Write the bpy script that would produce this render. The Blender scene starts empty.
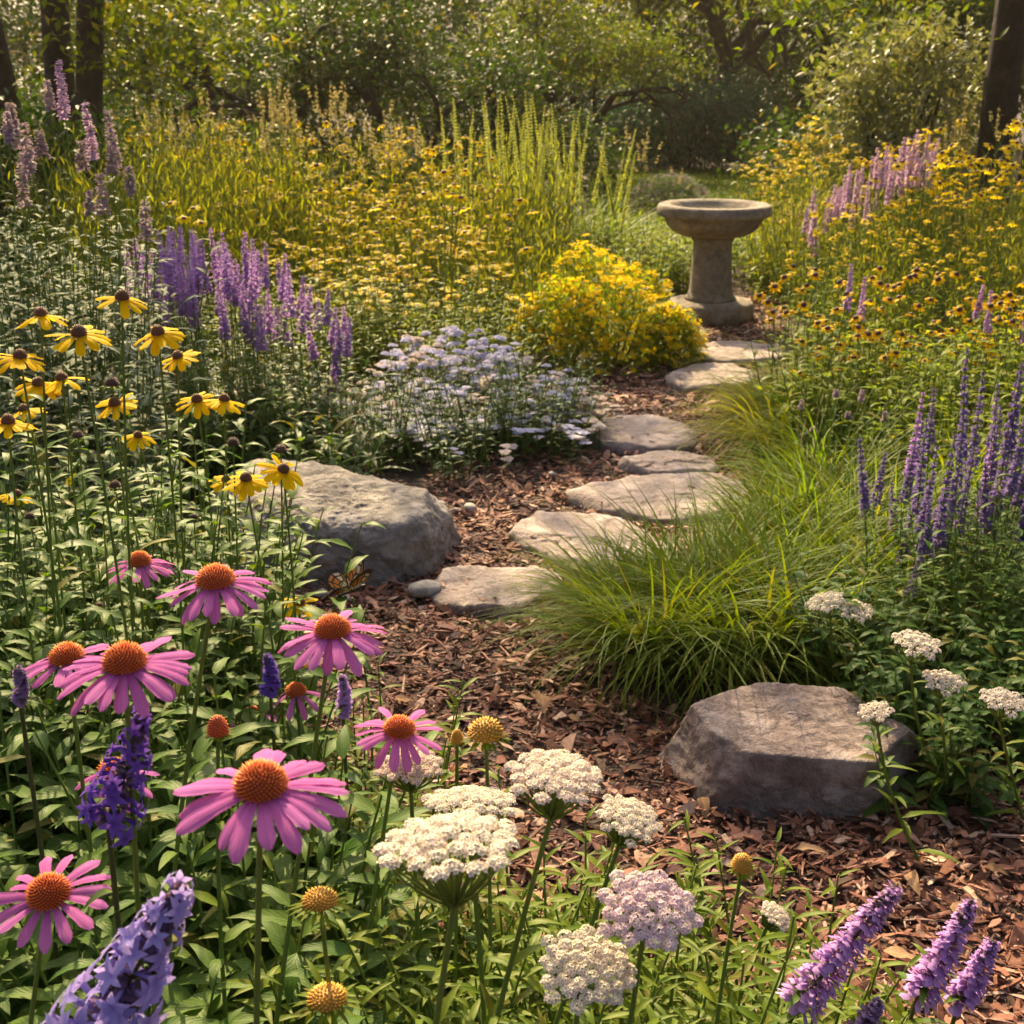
import bpy, math, random
import numpy as np
from mathutils import Vector, Matrix, noise

SC = bpy.context.scene
COL = SC.collection
R = math.radians
random.seed(7)
rng = np.random.default_rng(7)

# ------------------------------------------------------------------ camera, sky, sun, exposure
F = 1300.0
PITCH = R(19.0)
CAMH = 1.45
CP, SP = math.cos(PITCH), math.sin(PITCH)
cam = bpy.data.cameras.new("camera")
cam.sensor_width = 36.0
cam.lens = 36.0 * F / 1024.0
cam.clip_start = 0.05
cam.clip_end = 500
cam.dof.use_dof = True
cam.dof.focus_distance = 1.8
LENS_M = cam.lens / 1000.0
cam.dof.aperture_fstop = LENS_M / 0.0032
camo = bpy.data.objects.new("camera", cam)
camo.location = (0, 0, CAMH)
camo.rotation_euler = (R(90) - PITCH, 0, 0)
COL.objects.link(camo)
SC.camera = camo

SUN_AZ = R(-14.0)      # negative: left of straight ahead
SUN_EL = R(36.0)
world = bpy.data.worlds.new("World")
SC.world = world
world.use_nodes = True
wn = world.node_tree.nodes
wl = world.node_tree.links
bg = wn["Background"]
sky = wn.new("ShaderNodeTexSky")
sky.sky_type = 'NISHITA'
sky.sun_disc = False
sky.sun_elevation = SUN_EL
sky.sun_rotation = SUN_AZ
sky.dust_density = 8.0
sky.air_density = 0.7
sky.ozone_density = 0.0
wl.new(sky.outputs[0], bg.inputs[0])
bg.inputs[1].default_value = 0.098
sl = bpy.data.lights.new("sun", 'SUN')
sl.energy = 5.0
sl.angle = R(0.5)
sl.color = (1.0, 0.76, 0.41)
slo = bpy.data.objects.new("sun", sl)
S_DIR = Vector((math.sin(SUN_AZ) * math.cos(SUN_EL), math.cos(SUN_AZ) * math.cos(SUN_EL), math.sin(SUN_EL)))
slo.rotation_euler = S_DIR.to_track_quat('Z', 'Y').to_euler()
slo.location = (0, 0, 30)
COL.objects.link(slo)
SC.view_settings.view_transform = 'Standard'
SC.view_settings.look = 'None'
SC.view_settings.exposure = 1.42
SC.view_settings.gamma = 1.0
SC.cycles.max_bounces = 7
SC.cycles.diffuse_bounces = 4
SC.cycles.glossy_bounces = 2
SC.cycles.transmission_bounces = 4
SC.cycles.transparent_max_bounces = 4
SC.cycles.sample_clamp_indirect = 4.0
SC.cycles.use_denoising = True


def P(px, py, zc):
    """world point seen at pixel (px, py) at camera depth zc"""
    cx, cy = (px - 512) / F * zc, (512 - py) / F * zc
    return Vector((cx, zc * CP + cy * SP, CAMH - zc * SP + cy * CP))


def G(px, py, z=0.0):
    """point of the level z seen at pixel"""
    k = SP + (py - 512) / F * CP
    return P(px, py, (CAMH - z) / k)


def below(p, dx=0.0, dy=0.0):
    return Vector((p.x + dx, p.y + dy, 0.0))


def U(a, b):
    return random.uniform(a, b)


# ------------------------------------------------------------------ materials
def mat_new(name):
    m = bpy.data.materials.new(name)
    m.use_nodes = True
    nt = m.node_tree
    for n in list(nt.nodes):
        nt.nodes.remove(n)
    out = nt.nodes.new("ShaderNodeOutputMaterial")
    return m, nt, out


def N(nt, t, **kw):
    n = nt.nodes.new(t)
    for k, v in kw.items():
        setattr(n, k, v)
    return n


def val(nt, op, a, b=None, c=None, clamp=False):
    n = N(nt, "ShaderNodeMath", operation=op)
    n.use_clamp = clamp
    for i, x in enumerate((a, b, c)):
        if x is None:
            continue
        if isinstance(x, (int, float)):
            n.inputs[i].default_value = x
        else:
            nt.links.new(x, n.inputs[i])
    return n.outputs[0]


def mixc(nt, f, a, b, mode='MIX'):
    n = N(nt, "ShaderNodeMix", data_type='RGBA', blend_type=mode)
    for sock, x in ((n.inputs[0], f), (n.inputs[6], a), (n.inputs[7], b)):
        if isinstance(x, (int, float)):
            sock.default_value = x
        elif isinstance(x, tuple):
            sock.default_value = (x[0], x[1], x[2], 1)
        else:
            nt.links.new(x, sock)
    return n.outputs[2]


def ramp(nt, fac, stops):
    n = N(nt, "ShaderNodeValToRGB")
    cr = n.color_ramp
    while len(cr.elements) < len(stops):
        cr.elements.new(0.5)
    for e, (p, c) in zip(cr.elements, stops):
        e.position = p
        e.color = (c[0], c[1], c[2], 1)
    nt.links.new(fac, n.inputs[0])
    return n.outputs[0]


def leafdata(nt):
    a = N(nt, "ShaderNodeAttribute", attribute_name="ld")
    s = N(nt, "ShaderNodeSeparateColor")
    nt.links.new(a.outputs[0], s.inputs[0])
    return s.outputs[0], s.outputs[1], s.outputs[2]      # random, along, across


def leaf_mat(name, c1, c2, transl=0.4, tint=(1.5, 1.35, 0.5), rough=0.45, veins=1.0, objvar=0.5, spec=0.1, old=0.10):
    m, nt, out = mat_new(name)
    r, al, ac = leafdata(nt)
    oi = N(nt, "ShaderNodeObjectInfo")
    f = val(nt, 'ADD', val(nt, 'MULTIPLY', r, 1.0 - objvar), val(nt, 'MULTIPLY', oi.outputs['Random'], objvar))
    base = mixc(nt, f, c1, c2)
    # a few yellowing leaves
    oldf = val(nt, 'MULTIPLY', val(nt, 'GREATER_THAN', val(nt, 'FRACT', val(nt, 'MULTIPLY', r, 17.31)), 1 - old), 0.55)
    base = mixc(nt, oldf, base, (0.20, 0.15, 0.03))
    tc = N(nt, "ShaderNodeTexCoord")
    nz = N(nt, "ShaderNodeTexNoise")
    nz.inputs['Scale'].default_value = 45
    nz.inputs['Detail'].default_value = 3
    nt.links.new(tc.outputs['Object'], nz.inputs['Vector'])
    base = mixc(nt, val(nt, 'MULTIPLY', nz.outputs[0], 0.5), base, mixc(nt, 1.0, base, (0.68, 0.7, 0.6), 'MULTIPLY'))
    normal = None
    if veins > 0:
        rib = val(nt, 'SMOOTH_MAX', val(nt, 'SUBTRACT', 1.0, val(nt, 'MULTIPLY', ac, 7.0)), 0.0, 0.2, clamp=True)
        sv = val(nt, 'SINE', val(nt, 'MULTIPLY', val(nt, 'SUBTRACT', val(nt, 'MULTIPLY', al, 9.0), val(nt, 'MULTIPLY', ac, 2.2)), 6.283))
        svf = val(nt, 'MULTIPLY', val(nt, 'POWER', val(nt, 'MULTIPLY_ADD', sv, 0.5, 0.5), 6.0), 0.35 * veins)
        vf = val(nt, 'MAXIMUM', val(nt, 'MULTIPLY', rib, 0.5 * veins), svf)
        base = mixc(nt, vf, base, mixc(nt, 1.0, base, (2.0, 1.9, 1.7), 'MULTIPLY'))
        bp = N(nt, "ShaderNodeBump")
        bp.inputs['Strength'].default_value = 0.35
        bp.inputs['Distance'].default_value = 0.002
        nt.links.new(vf, bp.inputs['Height'])
        normal = bp.outputs[0]
    b = N(nt, "ShaderNodeBsdfPrincipled")
    nt.links.new(base, b.inputs['Base Color'])
    b.inputs['Roughness'].default_value = rough
    b.inputs['Specular IOR Level'].default_value = spec
    t = N(nt, "ShaderNodeBsdfTranslucent")
    nt.links.new(mixc(nt, 1.0, base, (tint[0], tint[1], tint[2]), 'MULTIPLY'), t.inputs[0])
    if normal:
        nt.links.new(normal, b.inputs['Normal'])
    mx = N(nt, "ShaderNodeMixShader")
    mx.inputs[0].default_value = transl
    nt.links.new(b.outputs[0], mx.inputs[1])
    nt.links.new(t.outputs[0], mx.inputs[2])
    nt.links.new(mx.outputs[0], out.inputs[0])
    return m


def petal_mat(name, c_in, c_out, c_alt, transl=0.35, rough=0.5, streak=0.25, lo=0.0, hi=1.0, tint=(1.1, 1.0, 1.0)):
    """colour runs along the petal; c_alt is the petal to petal variation"""
    m, nt, out = mat_new(name)
    r, al, ac = leafdata(nt)
    oi = N(nt, "ShaderNodeObjectInfo")
    mr = N(nt, "ShaderNodeMapRange")
    nt.links.new(al, mr.inputs[0])
    mr.inputs[1].default_value = lo
    mr.inputs[2].default_value = hi
    base = mixc(nt, mr.outputs[0], c_in, c_out)
    base = mixc(nt, val(nt, 'MULTIPLY', val(nt, 'ADD', r, oi.outputs['Random']), 0.45), base, c_alt)
    tc = N(nt, "ShaderNodeTexCoord")
    nz = N(nt, "ShaderNodeTexNoise")
    nz.inputs['Scale'].default_value = 60
    nt.links.new(tc.outputs['Object'], nz.inputs['Vector'])
    st = val(nt, 'MULTIPLY_ADD', val(nt, 'SINE', val(nt, 'MULTIPLY', ac, 24.0)), 0.5, 0.5)
    st = val(nt, 'MULTIPLY', val(nt, 'ADD', st, nz.outputs[0]), streak * 0.95)
    base = mixc(nt, st, base, mixc(nt, 1.0, base, (0.55, 0.45, 0.55), 'MULTIPLY'))
    b = N(nt, "ShaderNodeBsdfPrincipled")
    nt.links.new(base, b.inputs['Base Color'])
    b.inputs['Roughness'].default_value = rough
    b.inputs['Specular IOR Level'].default_value = 0.02
    bp = N(nt, "ShaderNodeBump")
    bp.inputs['Strength'].default_value = 0.25
    bp.inputs['Distance'].default_value = 0.001
    nt.links.new(st, bp.inputs['Height'])
    nt.links.new(bp.outputs[0], b.inputs['Normal'])
    t = N(nt, "ShaderNodeBsdfTranslucent")
    nt.links.new(mixc(nt, 1.0, base, tint, 'MULTIPLY'), t.inputs[0])
    mx = N(nt, "ShaderNodeMixShader")
    mx.inputs[0].default_value = transl
    nt.links.new(b.outputs[0], mx.inputs[1])
    nt.links.new(t.outputs[0], mx.inputs[2])
    nt.links.new(mx.outputs[0], out.inputs[0])
    return m


def along_mat(name, stops, rough=0.6, var=0.3):
    m, nt, out = mat_new(name)
    r, al, ac = leafdata(nt)
    c = ramp(nt, al, stops)
    c = mixc(nt, val(nt, 'MULTIPLY', r, var), c, mixc(nt, 1.0, c, (0.4, 0.35, 0.3), 'MULTIPLY'))
    b = N(nt, "ShaderNodeBsdfPrincipled")
    nt.links.new(c, b.inputs['Base Color'])
    b.inputs['Roughness'].default_value = rough
    nt.links.new(b.outputs[0], out.inputs[0])
    return m


def random_mat(name, stops, rough=0.75, scale=60, bump=0.4):
    m, nt, out = mat_new(name)
    r, al, ac = leafdata(nt)
    c = ramp(nt, r, stops)
    tc = N(nt, "ShaderNodeTexCoord")
    nz = N(nt, "ShaderNodeTexNoise")
    nz.inputs['Scale'].default_value = scale
    nz.inputs['Detail'].default_value = 6
    nt.links.new(tc.outputs['Object'], nz.inputs['Vector'])
    c = mixc(nt, nz.outputs[0], mixc(nt, 1.0, c, (0.5, 0.45, 0.42), 'MULTIPLY'), mixc(nt, 1.0, c, (1.35, 1.35, 1.35), 'MULTIPLY'))
    b = N(nt, "ShaderNodeBsdfPrincipled")
    nt.links.new(c, b.inputs['Base Color'])
    b.inputs['Roughness'].default_value = rough
    b.inputs['Specular IOR Level'].default_value = 0.25
    bp = N(nt, "ShaderNodeBump")
    bp.inputs['Strength'].default_value = bump
    bp.inputs['Distance'].default_value = 0.004
    nt.links.new(nz.outputs[0], bp.inputs['Height'])
    nt.links.new(bp.outputs[0], b.inputs['Normal'])
    nt.links.new(b.outputs[0], out.inputs[0])
    return m


def rock_mat(name, dark, mid, light, scale=4.0, rough=0.8, bump=0.6, speck=0.35, lichen=None, strata=0.0):
    m, nt, out = mat_new(name)
    tc = N(nt, "ShaderNodeTexCoord")
    vec = tc.outputs['Object']

    def noise_t(s, d, rg=0.6, dist=0.0):
        n = N(nt, "ShaderNodeTexNoise")
        n.inputs['Scale'].default_value = s
        n.inputs['Detail'].default_value = d
        n.inputs['Roughness'].default_value = rg
        n.inputs['Distortion'].default_value = dist
        nt.links.new(vec, n.inputs['Vector'])
        return n.outputs[0]
    a = noise_t(scale, 9, 0.7, 0.2)
    c = ramp(nt, a, [(0.30, dark), (0.5, mid), (0.70, light)])
    fine = noise_t(scale * 22, 6, 0.7)
    c = mixc(nt, val(nt, 'MULTIPLY', fine, 0.55), c, mixc(nt, 1.0, c, (0.45, 0.45, 0.47), 'MULTIPLY'))
    vo = N(nt, "ShaderNodeTexVoronoi")
    vo.inputs['Scale'].default_value = scale * 45
    nt.links.new(vec, vo.inputs['Vector'])
    sp = val(nt, 'MULTIPLY', val(nt, 'LESS_THAN', vo.outputs[0], 0.22), speck)
    c = mixc(nt, sp, c, mixc(nt, 1.0, c, (1.9, 1.85, 1.8), 'MULTIPLY'))
    if lichen:
        lf = val(nt, 'MULTIPLY', val(nt, 'GREATER_THAN', noise_t(scale * 2.3, 5, 0.7), 0.60), 0.45)
        c = mixc(nt, lf, c, lichen)
    cr = noise_t(scale * 1.1, 10, 0.68, 0.25)
    crk = val(nt, 'POWER', val(nt, 'SUBTRACT', 1.0, val(nt, 'ABSOLUTE', val(nt, 'MULTIPLY_ADD', cr, 2.0, -1.0))), 9.0)
    c = mixc(nt, val(nt, 'MULTIPLY', crk, 0.5), c, mixc(nt, 1.0, c, (0.4, 0.38, 0.36), 'MULTIPLY'))
    b = N(nt, "ShaderNodeBsdfPrincipled")
    nt.links.new(c, b.inputs['Base Color'])
    b.inputs['Roughness'].default_value = rough
    b.inputs['Specular IOR Level'].default_value = 0.3
    h = val(nt, 'ADD', val(nt, 'MULTIPLY', a, 0.8), val(nt, 'MULTIPLY', fine, 0.5))
    h = val(nt, 'SUBTRACT', h, val(nt, 'MULTIPLY', crk, 0.4))
    bp = N(nt, "ShaderNodeBump")
    bp.inputs['Strength'].default_value = bump
    bp.inputs['Distance'].default_value = 0.02
    nt.links.new(h, bp.inputs['Height'])
    nt.links.new(bp.outputs[0], b.inputs['Normal'])
    nt.links.new(b.outputs[0], out.inputs[0])
    return m


M = {}
M['leaf_deep'] = leaf_mat('leaf_deep', (0.03, 0.085, 0.018), (0.08, 0.14, 0.025), 0.38)
M['leaf_fore'] = leaf_mat('leaf_fore', (0.042, 0.11, 0.016), (0.12, 0.19, 0.028), 0.42, old=0.07)
M['leaf_bright'] = leaf_mat('leaf_bright', (0.12, 0.19, 0.014), (0.22, 0.27, 0.024), 0.55, tint=(1.75, 1.6, 0.35))
M['leaf_lime'] = leaf_mat('leaf_lime', (0.15, 0.20, 0.014), (0.28, 0.29, 0.022), 0.58, tint=(1.8, 1.6, 0.3), veins=0)
M['leaf_grey'] = leaf_mat('leaf_grey', (0.06, 0.105, 0.055), (0.12, 0.16, 0.09), 0.3, tint=(1.2, 1.25, 0.7), rough=0.6)
M['leaf_ferny'] = leaf_mat('leaf_ferny', (0.10, 0.18, 0.018), (0.21, 0.26, 0.03), 0.52, veins=0)
M['grass_green'] = leaf_mat('grass_green', (0.075, 0.15, 0.012), (0.16, 0.22, 0.018), 0.5, tint=(1.8, 1.6, 0.3), veins=0, rough=0.45, old=0.13)
M['grass_gold'] = leaf_mat('grass_gold', (0.14, 0.20, 0.016), (0.27, 0.27, 0.03), 0.55, tint=(1.7, 1.5, 0.35), veins=0, rough=0.45, old=0.16)
M['stem_green'] = leaf_mat('stem_green', (0.11, 0.18, 0.035), (0.17, 0.22, 0.045), 0.15, veins=0, old=0)
M['stem_dark'] = leaf_mat('stem_dark', (0.07, 0.085, 0.03), (0.11, 0.10, 0.035), 0.05, veins=0, old=0)
M['tree_leaf'] = leaf_mat('tree_leaf', (0.02, 0.052, 0.011), (0.05, 0.092, 0.016), 0.32, tint=(1.7, 1.55, 0.3), veins=0, objvar=0.3, spec=0.04)
M['wood_leaf'] = leaf_mat('wood_leaf', (0.018, 0.042, 0.010), (0.042, 0.078, 0.014), 0.22, tint=(1.7, 1.5, 0.3), veins=0, objvar=0.3, spec=0.02)
M['tree_leaf_gold'] = leaf_mat('tree_leaf_gold', (0.045, 0.092, 0.010), (0.12, 0.15, 0.015), 0.48, tint=(1.8, 1.55, 0.25), veins=0, objvar=0.3, spec=0.04)
M['shrub_blue'] = leaf_mat('shrub_blue', (0.025, 0.07, 0.045), (0.055, 0.11, 0.065), 0.25, tint=(1.2, 1.3, 0.7), veins=0, objvar=0.2, spec=0.04)
M['shrub_pale'] = leaf_mat('shrub_pale', (0.10, 0.13, 0.05), (0.26, 0.27, 0.14), 0.4, tint=(1.4, 1.3, 0.6), veins=0, objvar=0.2)
M['cone_pink'] = petal_mat('coneflower_petal', (0.58, 0.14, 0.51), (0.77, 0.31, 0.70), (0.72, 0.18, 0.50), 0.45, streak=0.5)
M['ray_gold'] = petal_mat('ray_gold', (0.82, 0.48, 0.003), (0.90, 0.67, 0.005), (0.88, 0.56, 0.003), 0.46, streak=0.2, tint=(1.1, 1.05, 0.5))
M['ray_helenium'] = petal_mat('ray_helenium', (0.42, 0.09, 0.01), (0.88, 0.58, 0.004), (0.86, 0.48, 0.004), 0.42, lo=0.12, hi=0.42, tint=(1.1, 1.05, 0.5))
M['petal_yellow'] = petal_mat('petal_yellow', (0.84, 0.64, 0.01), (0.90, 0.74, 0.02), (0.86, 0.60, 0.01), 0.45, streak=0.1, tint=(1.1, 1.05, 0.5))
M['petal_violet'] = petal_mat('petal_violet', (0.24, 0.11, 0.42), (0.46, 0.29, 0.66), (0.66, 0.42, 0.72), 0.42, streak=0.1)
M['petal_dusky'] = petal_mat('petal_dusky', (0.18, 0.11, 0.28), (0.34, 0.24, 0.46), (0.30, 0.19, 0.32), 0.35, streak=0.1)
M['petal_mauve'] = petal_mat('petal_mauve', (0.30, 0.22, 0.30), (0.44, 0.33, 0.44), (0.34, 0.27, 0.24), 0.35, streak=0.1)
M['calyx'] = petal_mat('calyx', (0.14, 0.15, 0.06), (0.26, 0.18, 0.24), (0.20, 0.12, 0.22), 0.3, streak=0.1)
M['petal_dusk_blue'] = petal_mat('petal_dusk_blue', (0.13, 0.09, 0.27), (0.27, 0.21, 0.46), (0.20, 0.13, 0.30), 0.36, streak=0.1)
M['ray_yellow'] = petal_mat('ray_yellow', (0.86, 0.56, 0.003), (0.92, 0.76, 0.006), (0.90, 0.66, 0.004), 0.5, streak=0.15, tint=(1.1, 1.05, 0.5))
M['petal_blue'] = petal_mat('petal_blue', (0.30, 0.24, 0.62), (0.48, 0.42, 0.82), (0.60, 0.52, 0.82), 0.38, streak=0.2)
M['petal_indigo'] = petal_mat('petal_indigo', (0.08, 0.05, 0.30), (0.17, 0.10, 0.50), (0.22, 0.10, 0.45), 0.35, streak=0.1)
M['petal_lilac'] = petal_mat('petal_lilac', (0.48, 0.33, 0.50), (0.66, 0.50, 0.62), (0.58, 0.40, 0.58), 0.4, streak=0.1)
M['petal_white'] = petal_mat('petal_white', (0.72, 0.68, 0.53), (0.82, 0.79, 0.71), (0.76, 0.63, 0.58), 0.3, streak=0.05)
M['petal_blush'] = petal_mat('petal_blush', (0.70, 0.60, 0.62), (0.78, 0.66, 0.72), (0.72, 0.50, 0.66), 0.3, streak=0.05)
M['petal_ice'] = petal_mat('petal_ice', (0.46, 0.48, 0.74), (0.64, 0.66, 0.84), (0.80, 0.79, 0.82), 0.35, streak=0.05)
M['petal_straw'] = petal_mat('petal_straw', (0.46, 0.44, 0.14), (0.62, 0.56, 0.22), (0.46, 0.36, 0.12), 0.4, streak=0.1)
M['petal_lime'] = petal_mat('petal_lime', (0.36, 0.44, 0.10), (0.58, 0.62, 0.18), (0.44, 0.50, 0.12), 0.55, streak=0.1, tint=(1.3, 1.2, 0.6))
M['cone_orange'] = along_mat('cone_orange', [(0.0, (0.10, 0.016, 0.006)), (0.2, (0.46, 0.05, 0.006)), (0.5, (0.92, 0.17, 0.006)), (1.0, (1.0, 0.38, 0.010))])
M['cone_brown'] = along_mat('cone_brown', [(0.0, (0.03, 0.012, 0.006)), (0.6, (0.10, 0.03, 0.01)), (1.0, (0.24, 0.09, 0.02))])
M['cone_amber'] = along_mat('cone_amber', [(0.0, (0.06, 0.022, 0.008)), (0.5, (0.20, 0.07, 0.015)), (1.0, (0.45, 0.20, 0.03))])
M['cone_gold'] = along_mat('cone_gold', [(0.0, (0.18, 0.14, 0.02)), (0.4, (0.70, 0.32, 0.015)), (1.0, (0.88, 0.54, 0.03))])
M['stamen'] = along_mat('stamen', [(0.0, (0.45, 0.40, 0.18)), (1.0, (0.62, 0.52, 0.22))])
M['bark'] = rock_mat('bark', (0.025, 0.016, 0.011), (0.05, 0.033, 0.022), (0.085, 0.06, 0.042), 7.0, 0.9, 0.9, 0.0)
M['boulder_grey'] = rock_mat('boulder_grey', (0.22, 0.19, 0.165), (0.42, 0.37, 0.325), (0.56, 0.50, 0.44), 6.0, 0.8, 0.9, 0.25)
M['boulder_red'] = rock_mat('boulder_red', (0.24, 0.16, 0.135), (0.44, 0.335, 0.295), (0.60, 0.51, 0.47), 8.0, 0.78, 0.9, 0.35)
M['flagstone'] = rock_mat('flagstone', (0.26, 0.20, 0.18), (0.42, 0.335, 0.305), (0.54, 0.445, 0.41), 5.0, 0.8, 0.8, 0.2)
M['cast_stone'] = rock_mat('cast_stone', (0.19, 0.15, 0.11), (0.33, 0.27, 0.20), (0.44, 0.37, 0.29), 7.0, 0.85, 0.7, 0.3, lichen=(0.16, 0.16, 0.09))
M['pebble'] = rock_mat('pebble', (0.30, 0.27, 0.24), (0.42, 0.38, 0.34), (0.52, 0.48, 0.44), 20.0, 0.7, 0.3, 0.1)
M['chips'] = random_mat('chips', [(0.0, (0.05, 0.021, 0.012)), (0.3, (0.15, 0.055, 0.032)), (0.6, (0.28, 0.12, 0.073)), (0.85, (0.36, 0.20, 0.14)), (1.0, (0.55, 0.38, 0.28))], 0.75, 90)
M['water'] = None


def soil_mat():
    m, nt, out = mat_new('soil')
    tc = N(nt, "ShaderNodeTexCoord")
    nz = N(nt, "ShaderNodeTexNoise")
    nz.inputs['Scale'].default_value = 26
    nz.inputs['Detail'].default_value = 8
    nt.links.new(tc.outputs['Object'], nz.inputs['Vector'])
    vo = N(nt, "ShaderNodeTexVoronoi")
    vo.inputs['Scale'].default_value = 55
    nt.links.new(tc.outputs['Object'], vo.inputs['Vector'])
    c = ramp(nt, nz.outputs[0], [(0.3, (0.03, 0.016, 0.010)), (0.55, (0.075, 0.038, 0.025)), (0.75, (0.14, 0.075, 0.05))])
    c = mixc(nt, 0.35, c, mixc(nt, 1.0, c, vo.outputs[1], 'MULTIPLY'))
    b = N(nt, "ShaderNodeBsdfPrincipled")
    nt.links.new(c, b.inputs['Base Color'])
    b.inputs['Roughness'].default_value = 0.9
    bp = N(nt, "ShaderNodeBump")
    bp.inputs['Distance'].default_value = 0.02
    nt.links.new(vo.outputs[0], bp.inputs['Height'])
    nt.links.new(bp.outputs[0], b.inputs['Normal'])
    nt.links.new(b.outputs[0], out.inputs[0])
    return m


def water_mat():
    m, nt, out = mat_new('water')
    b = N(nt, "ShaderNodeBsdfPrincipled")
    b.inputs['Base Color'].default_value = (0.05, 0.045, 0.03, 1)
    b.inputs['Roughness'].default_value = 0.06
    nt.links.new(b.outputs[0], out.inputs[0])
    return m


def flat_mat(name, c, rough=0.6, transl=0.0):
    m, nt, out = mat_new(name)
    tc = N(nt, "ShaderNodeTexCoord")
    nz = N(nt, "ShaderNodeTexNoise")
    nz.inputs['Scale'].default_value = 120
    nt.links.new(tc.outputs['Object'], nz.inputs['Vector'])
    col = mixc(nt, nz.outputs[0], tuple(x * 0.7 for x in c), tuple(min(1, x * 1.25) for x in c))
    b = N(nt, "ShaderNodeBsdfPrincipled")
    nt.links.new(col, b.inputs['Base Color'])
    b.inputs['Roughness'].default_value = rough
    nt.links.new(b.outputs[0], out.inputs[0])
    return m


M['soil'] = soil_mat()
M['water'] = water_mat()
M['wing_dark'] = flat_mat('wing_dark', (0.025, 0.015, 0.01))
M['wing_orange'] = flat_mat('wing_orange', (0.55, 0.20, 0.03))
M['wing_cream'] = flat_mat('wing_cream', (0.62, 0.56, 0.40))
M['lawn'] = leaf_mat('lawn_blade', (0.06, 0.11, 0.02), (0.11, 0.16, 0.03), 0.4, veins=0)


# ------------------------------------------------------------------ mesh builder
class MB:
    def __init__(self):
        self.v, self.q, self.t, self.d = [], [], [], []
        self.qm, self.tm = [], []
        self.n = 0

    def add(self, v, quads=None, tris=None, d=None, m=0):
        v = np.asarray(v, float).reshape(-1, 3)
        k = len(v)
        if k == 0:
            return
        if d is None:
            d = np.zeros((k, 3))
        self.v.append(v)
        self.d.append(np.asarray(d, float).reshape(-1, 3))
        if quads is not None and len(quads):
            a = np.asarray(quads, int).reshape(-1, 4) + self.n
            self.q.append(a)
            self.qm.append(np.full(len(a), m))
        if tris is not None and len(tris):
            a = np.asarray(tris, int).reshape(-1, 3) + self.n
            self.t.append(a)
            self.tm.append(np.full(len(a), m))
        self.n += k

    def mesh(self, name, mats, smooth=True):
        me = bpy.data.meshes.new(name)
        v = np.concatenate(self.v)
        q = np.concatenate(self.q) if self.q else np.zeros((0, 4), int)
        t = np.concatenate(self.t) if self.t else np.zeros((0, 3), int)
        me.vertices.add(len(v))
        me.vertices.foreach_set("co", v.astype(np.float32).ravel())
        loops = np.concatenate([q.ravel(), t.ravel()]).astype(np.int32)
        me.loops.add(len(loops))
        me.loops.foreach_set("vertex_index", loops)
        np_ = len(q) + len(t)
        me.polygons.add(np_)
        starts = np.concatenate([np.arange(len(q)) * 4, len(q) * 4 + np.arange(len(t)) * 3]).astype(np.int32)
        me.polygons.foreach_set("loop_start", starts)
        mi = np.concatenate((self.qm or []) + (self.tm or [])).astype(np.int32)
        me.polygons.foreach_set("material_index", mi)
        me.polygons.foreach_set("use_smooth", np.full(np_, smooth))
        d = np.concatenate(self.d)
        at = me.color_attributes.new("ld", 'FLOAT_COLOR', 'POINT')
        at.data.foreach_set("color", np.concatenate([d, np.ones((len(d), 1))], 1).astype(np.float32).ravel())
        for m in (mats if isinstance(mats, (list, tuple)) else [mats]):
            me.materials.append(M[m] if isinstance(m, str) else m)
        me.update()
        me.validate()
        return me


def unit(a):
    return a / np.maximum(np.linalg.norm(a, axis=-1, keepdims=True), 1e-9)


PROF = {
    'lance': lambda t: np.sin(np.pi * np.clip(t, 0, 1) ** 0.62) ** 0.9 * (1 - 0.12 * t) + 0.02,
    'ovate': lambda t: np.sin(np.pi * np.clip(t, 0, 1) ** 0.5) ** 0.75 + 0.02,
    'petal': lambda t: np.clip(0.42 + 1.0 * t - 0.42 * t * t, 0, 1) * np.clip((1.001 - t) * 5.0, 0.0, 1) ** 0.55,
    'blade': lambda t: (1 - t ** 1.6) * (0.75 + 0.25 * np.sin(np.pi * t)) + 0.01,
    'notched': lambda t: np.clip(0.40 + 1.05 * t - 0.45 * t * t, 0, 1) * np.clip((1.05 - t) * 4.0, 0.0, 1) ** 0.6,
    'lip': lambda t: 0.3 + 0.75 * np.sin(np.pi * np.clip(t * 0.9, 0, 1) ** 1.4),
}


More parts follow.
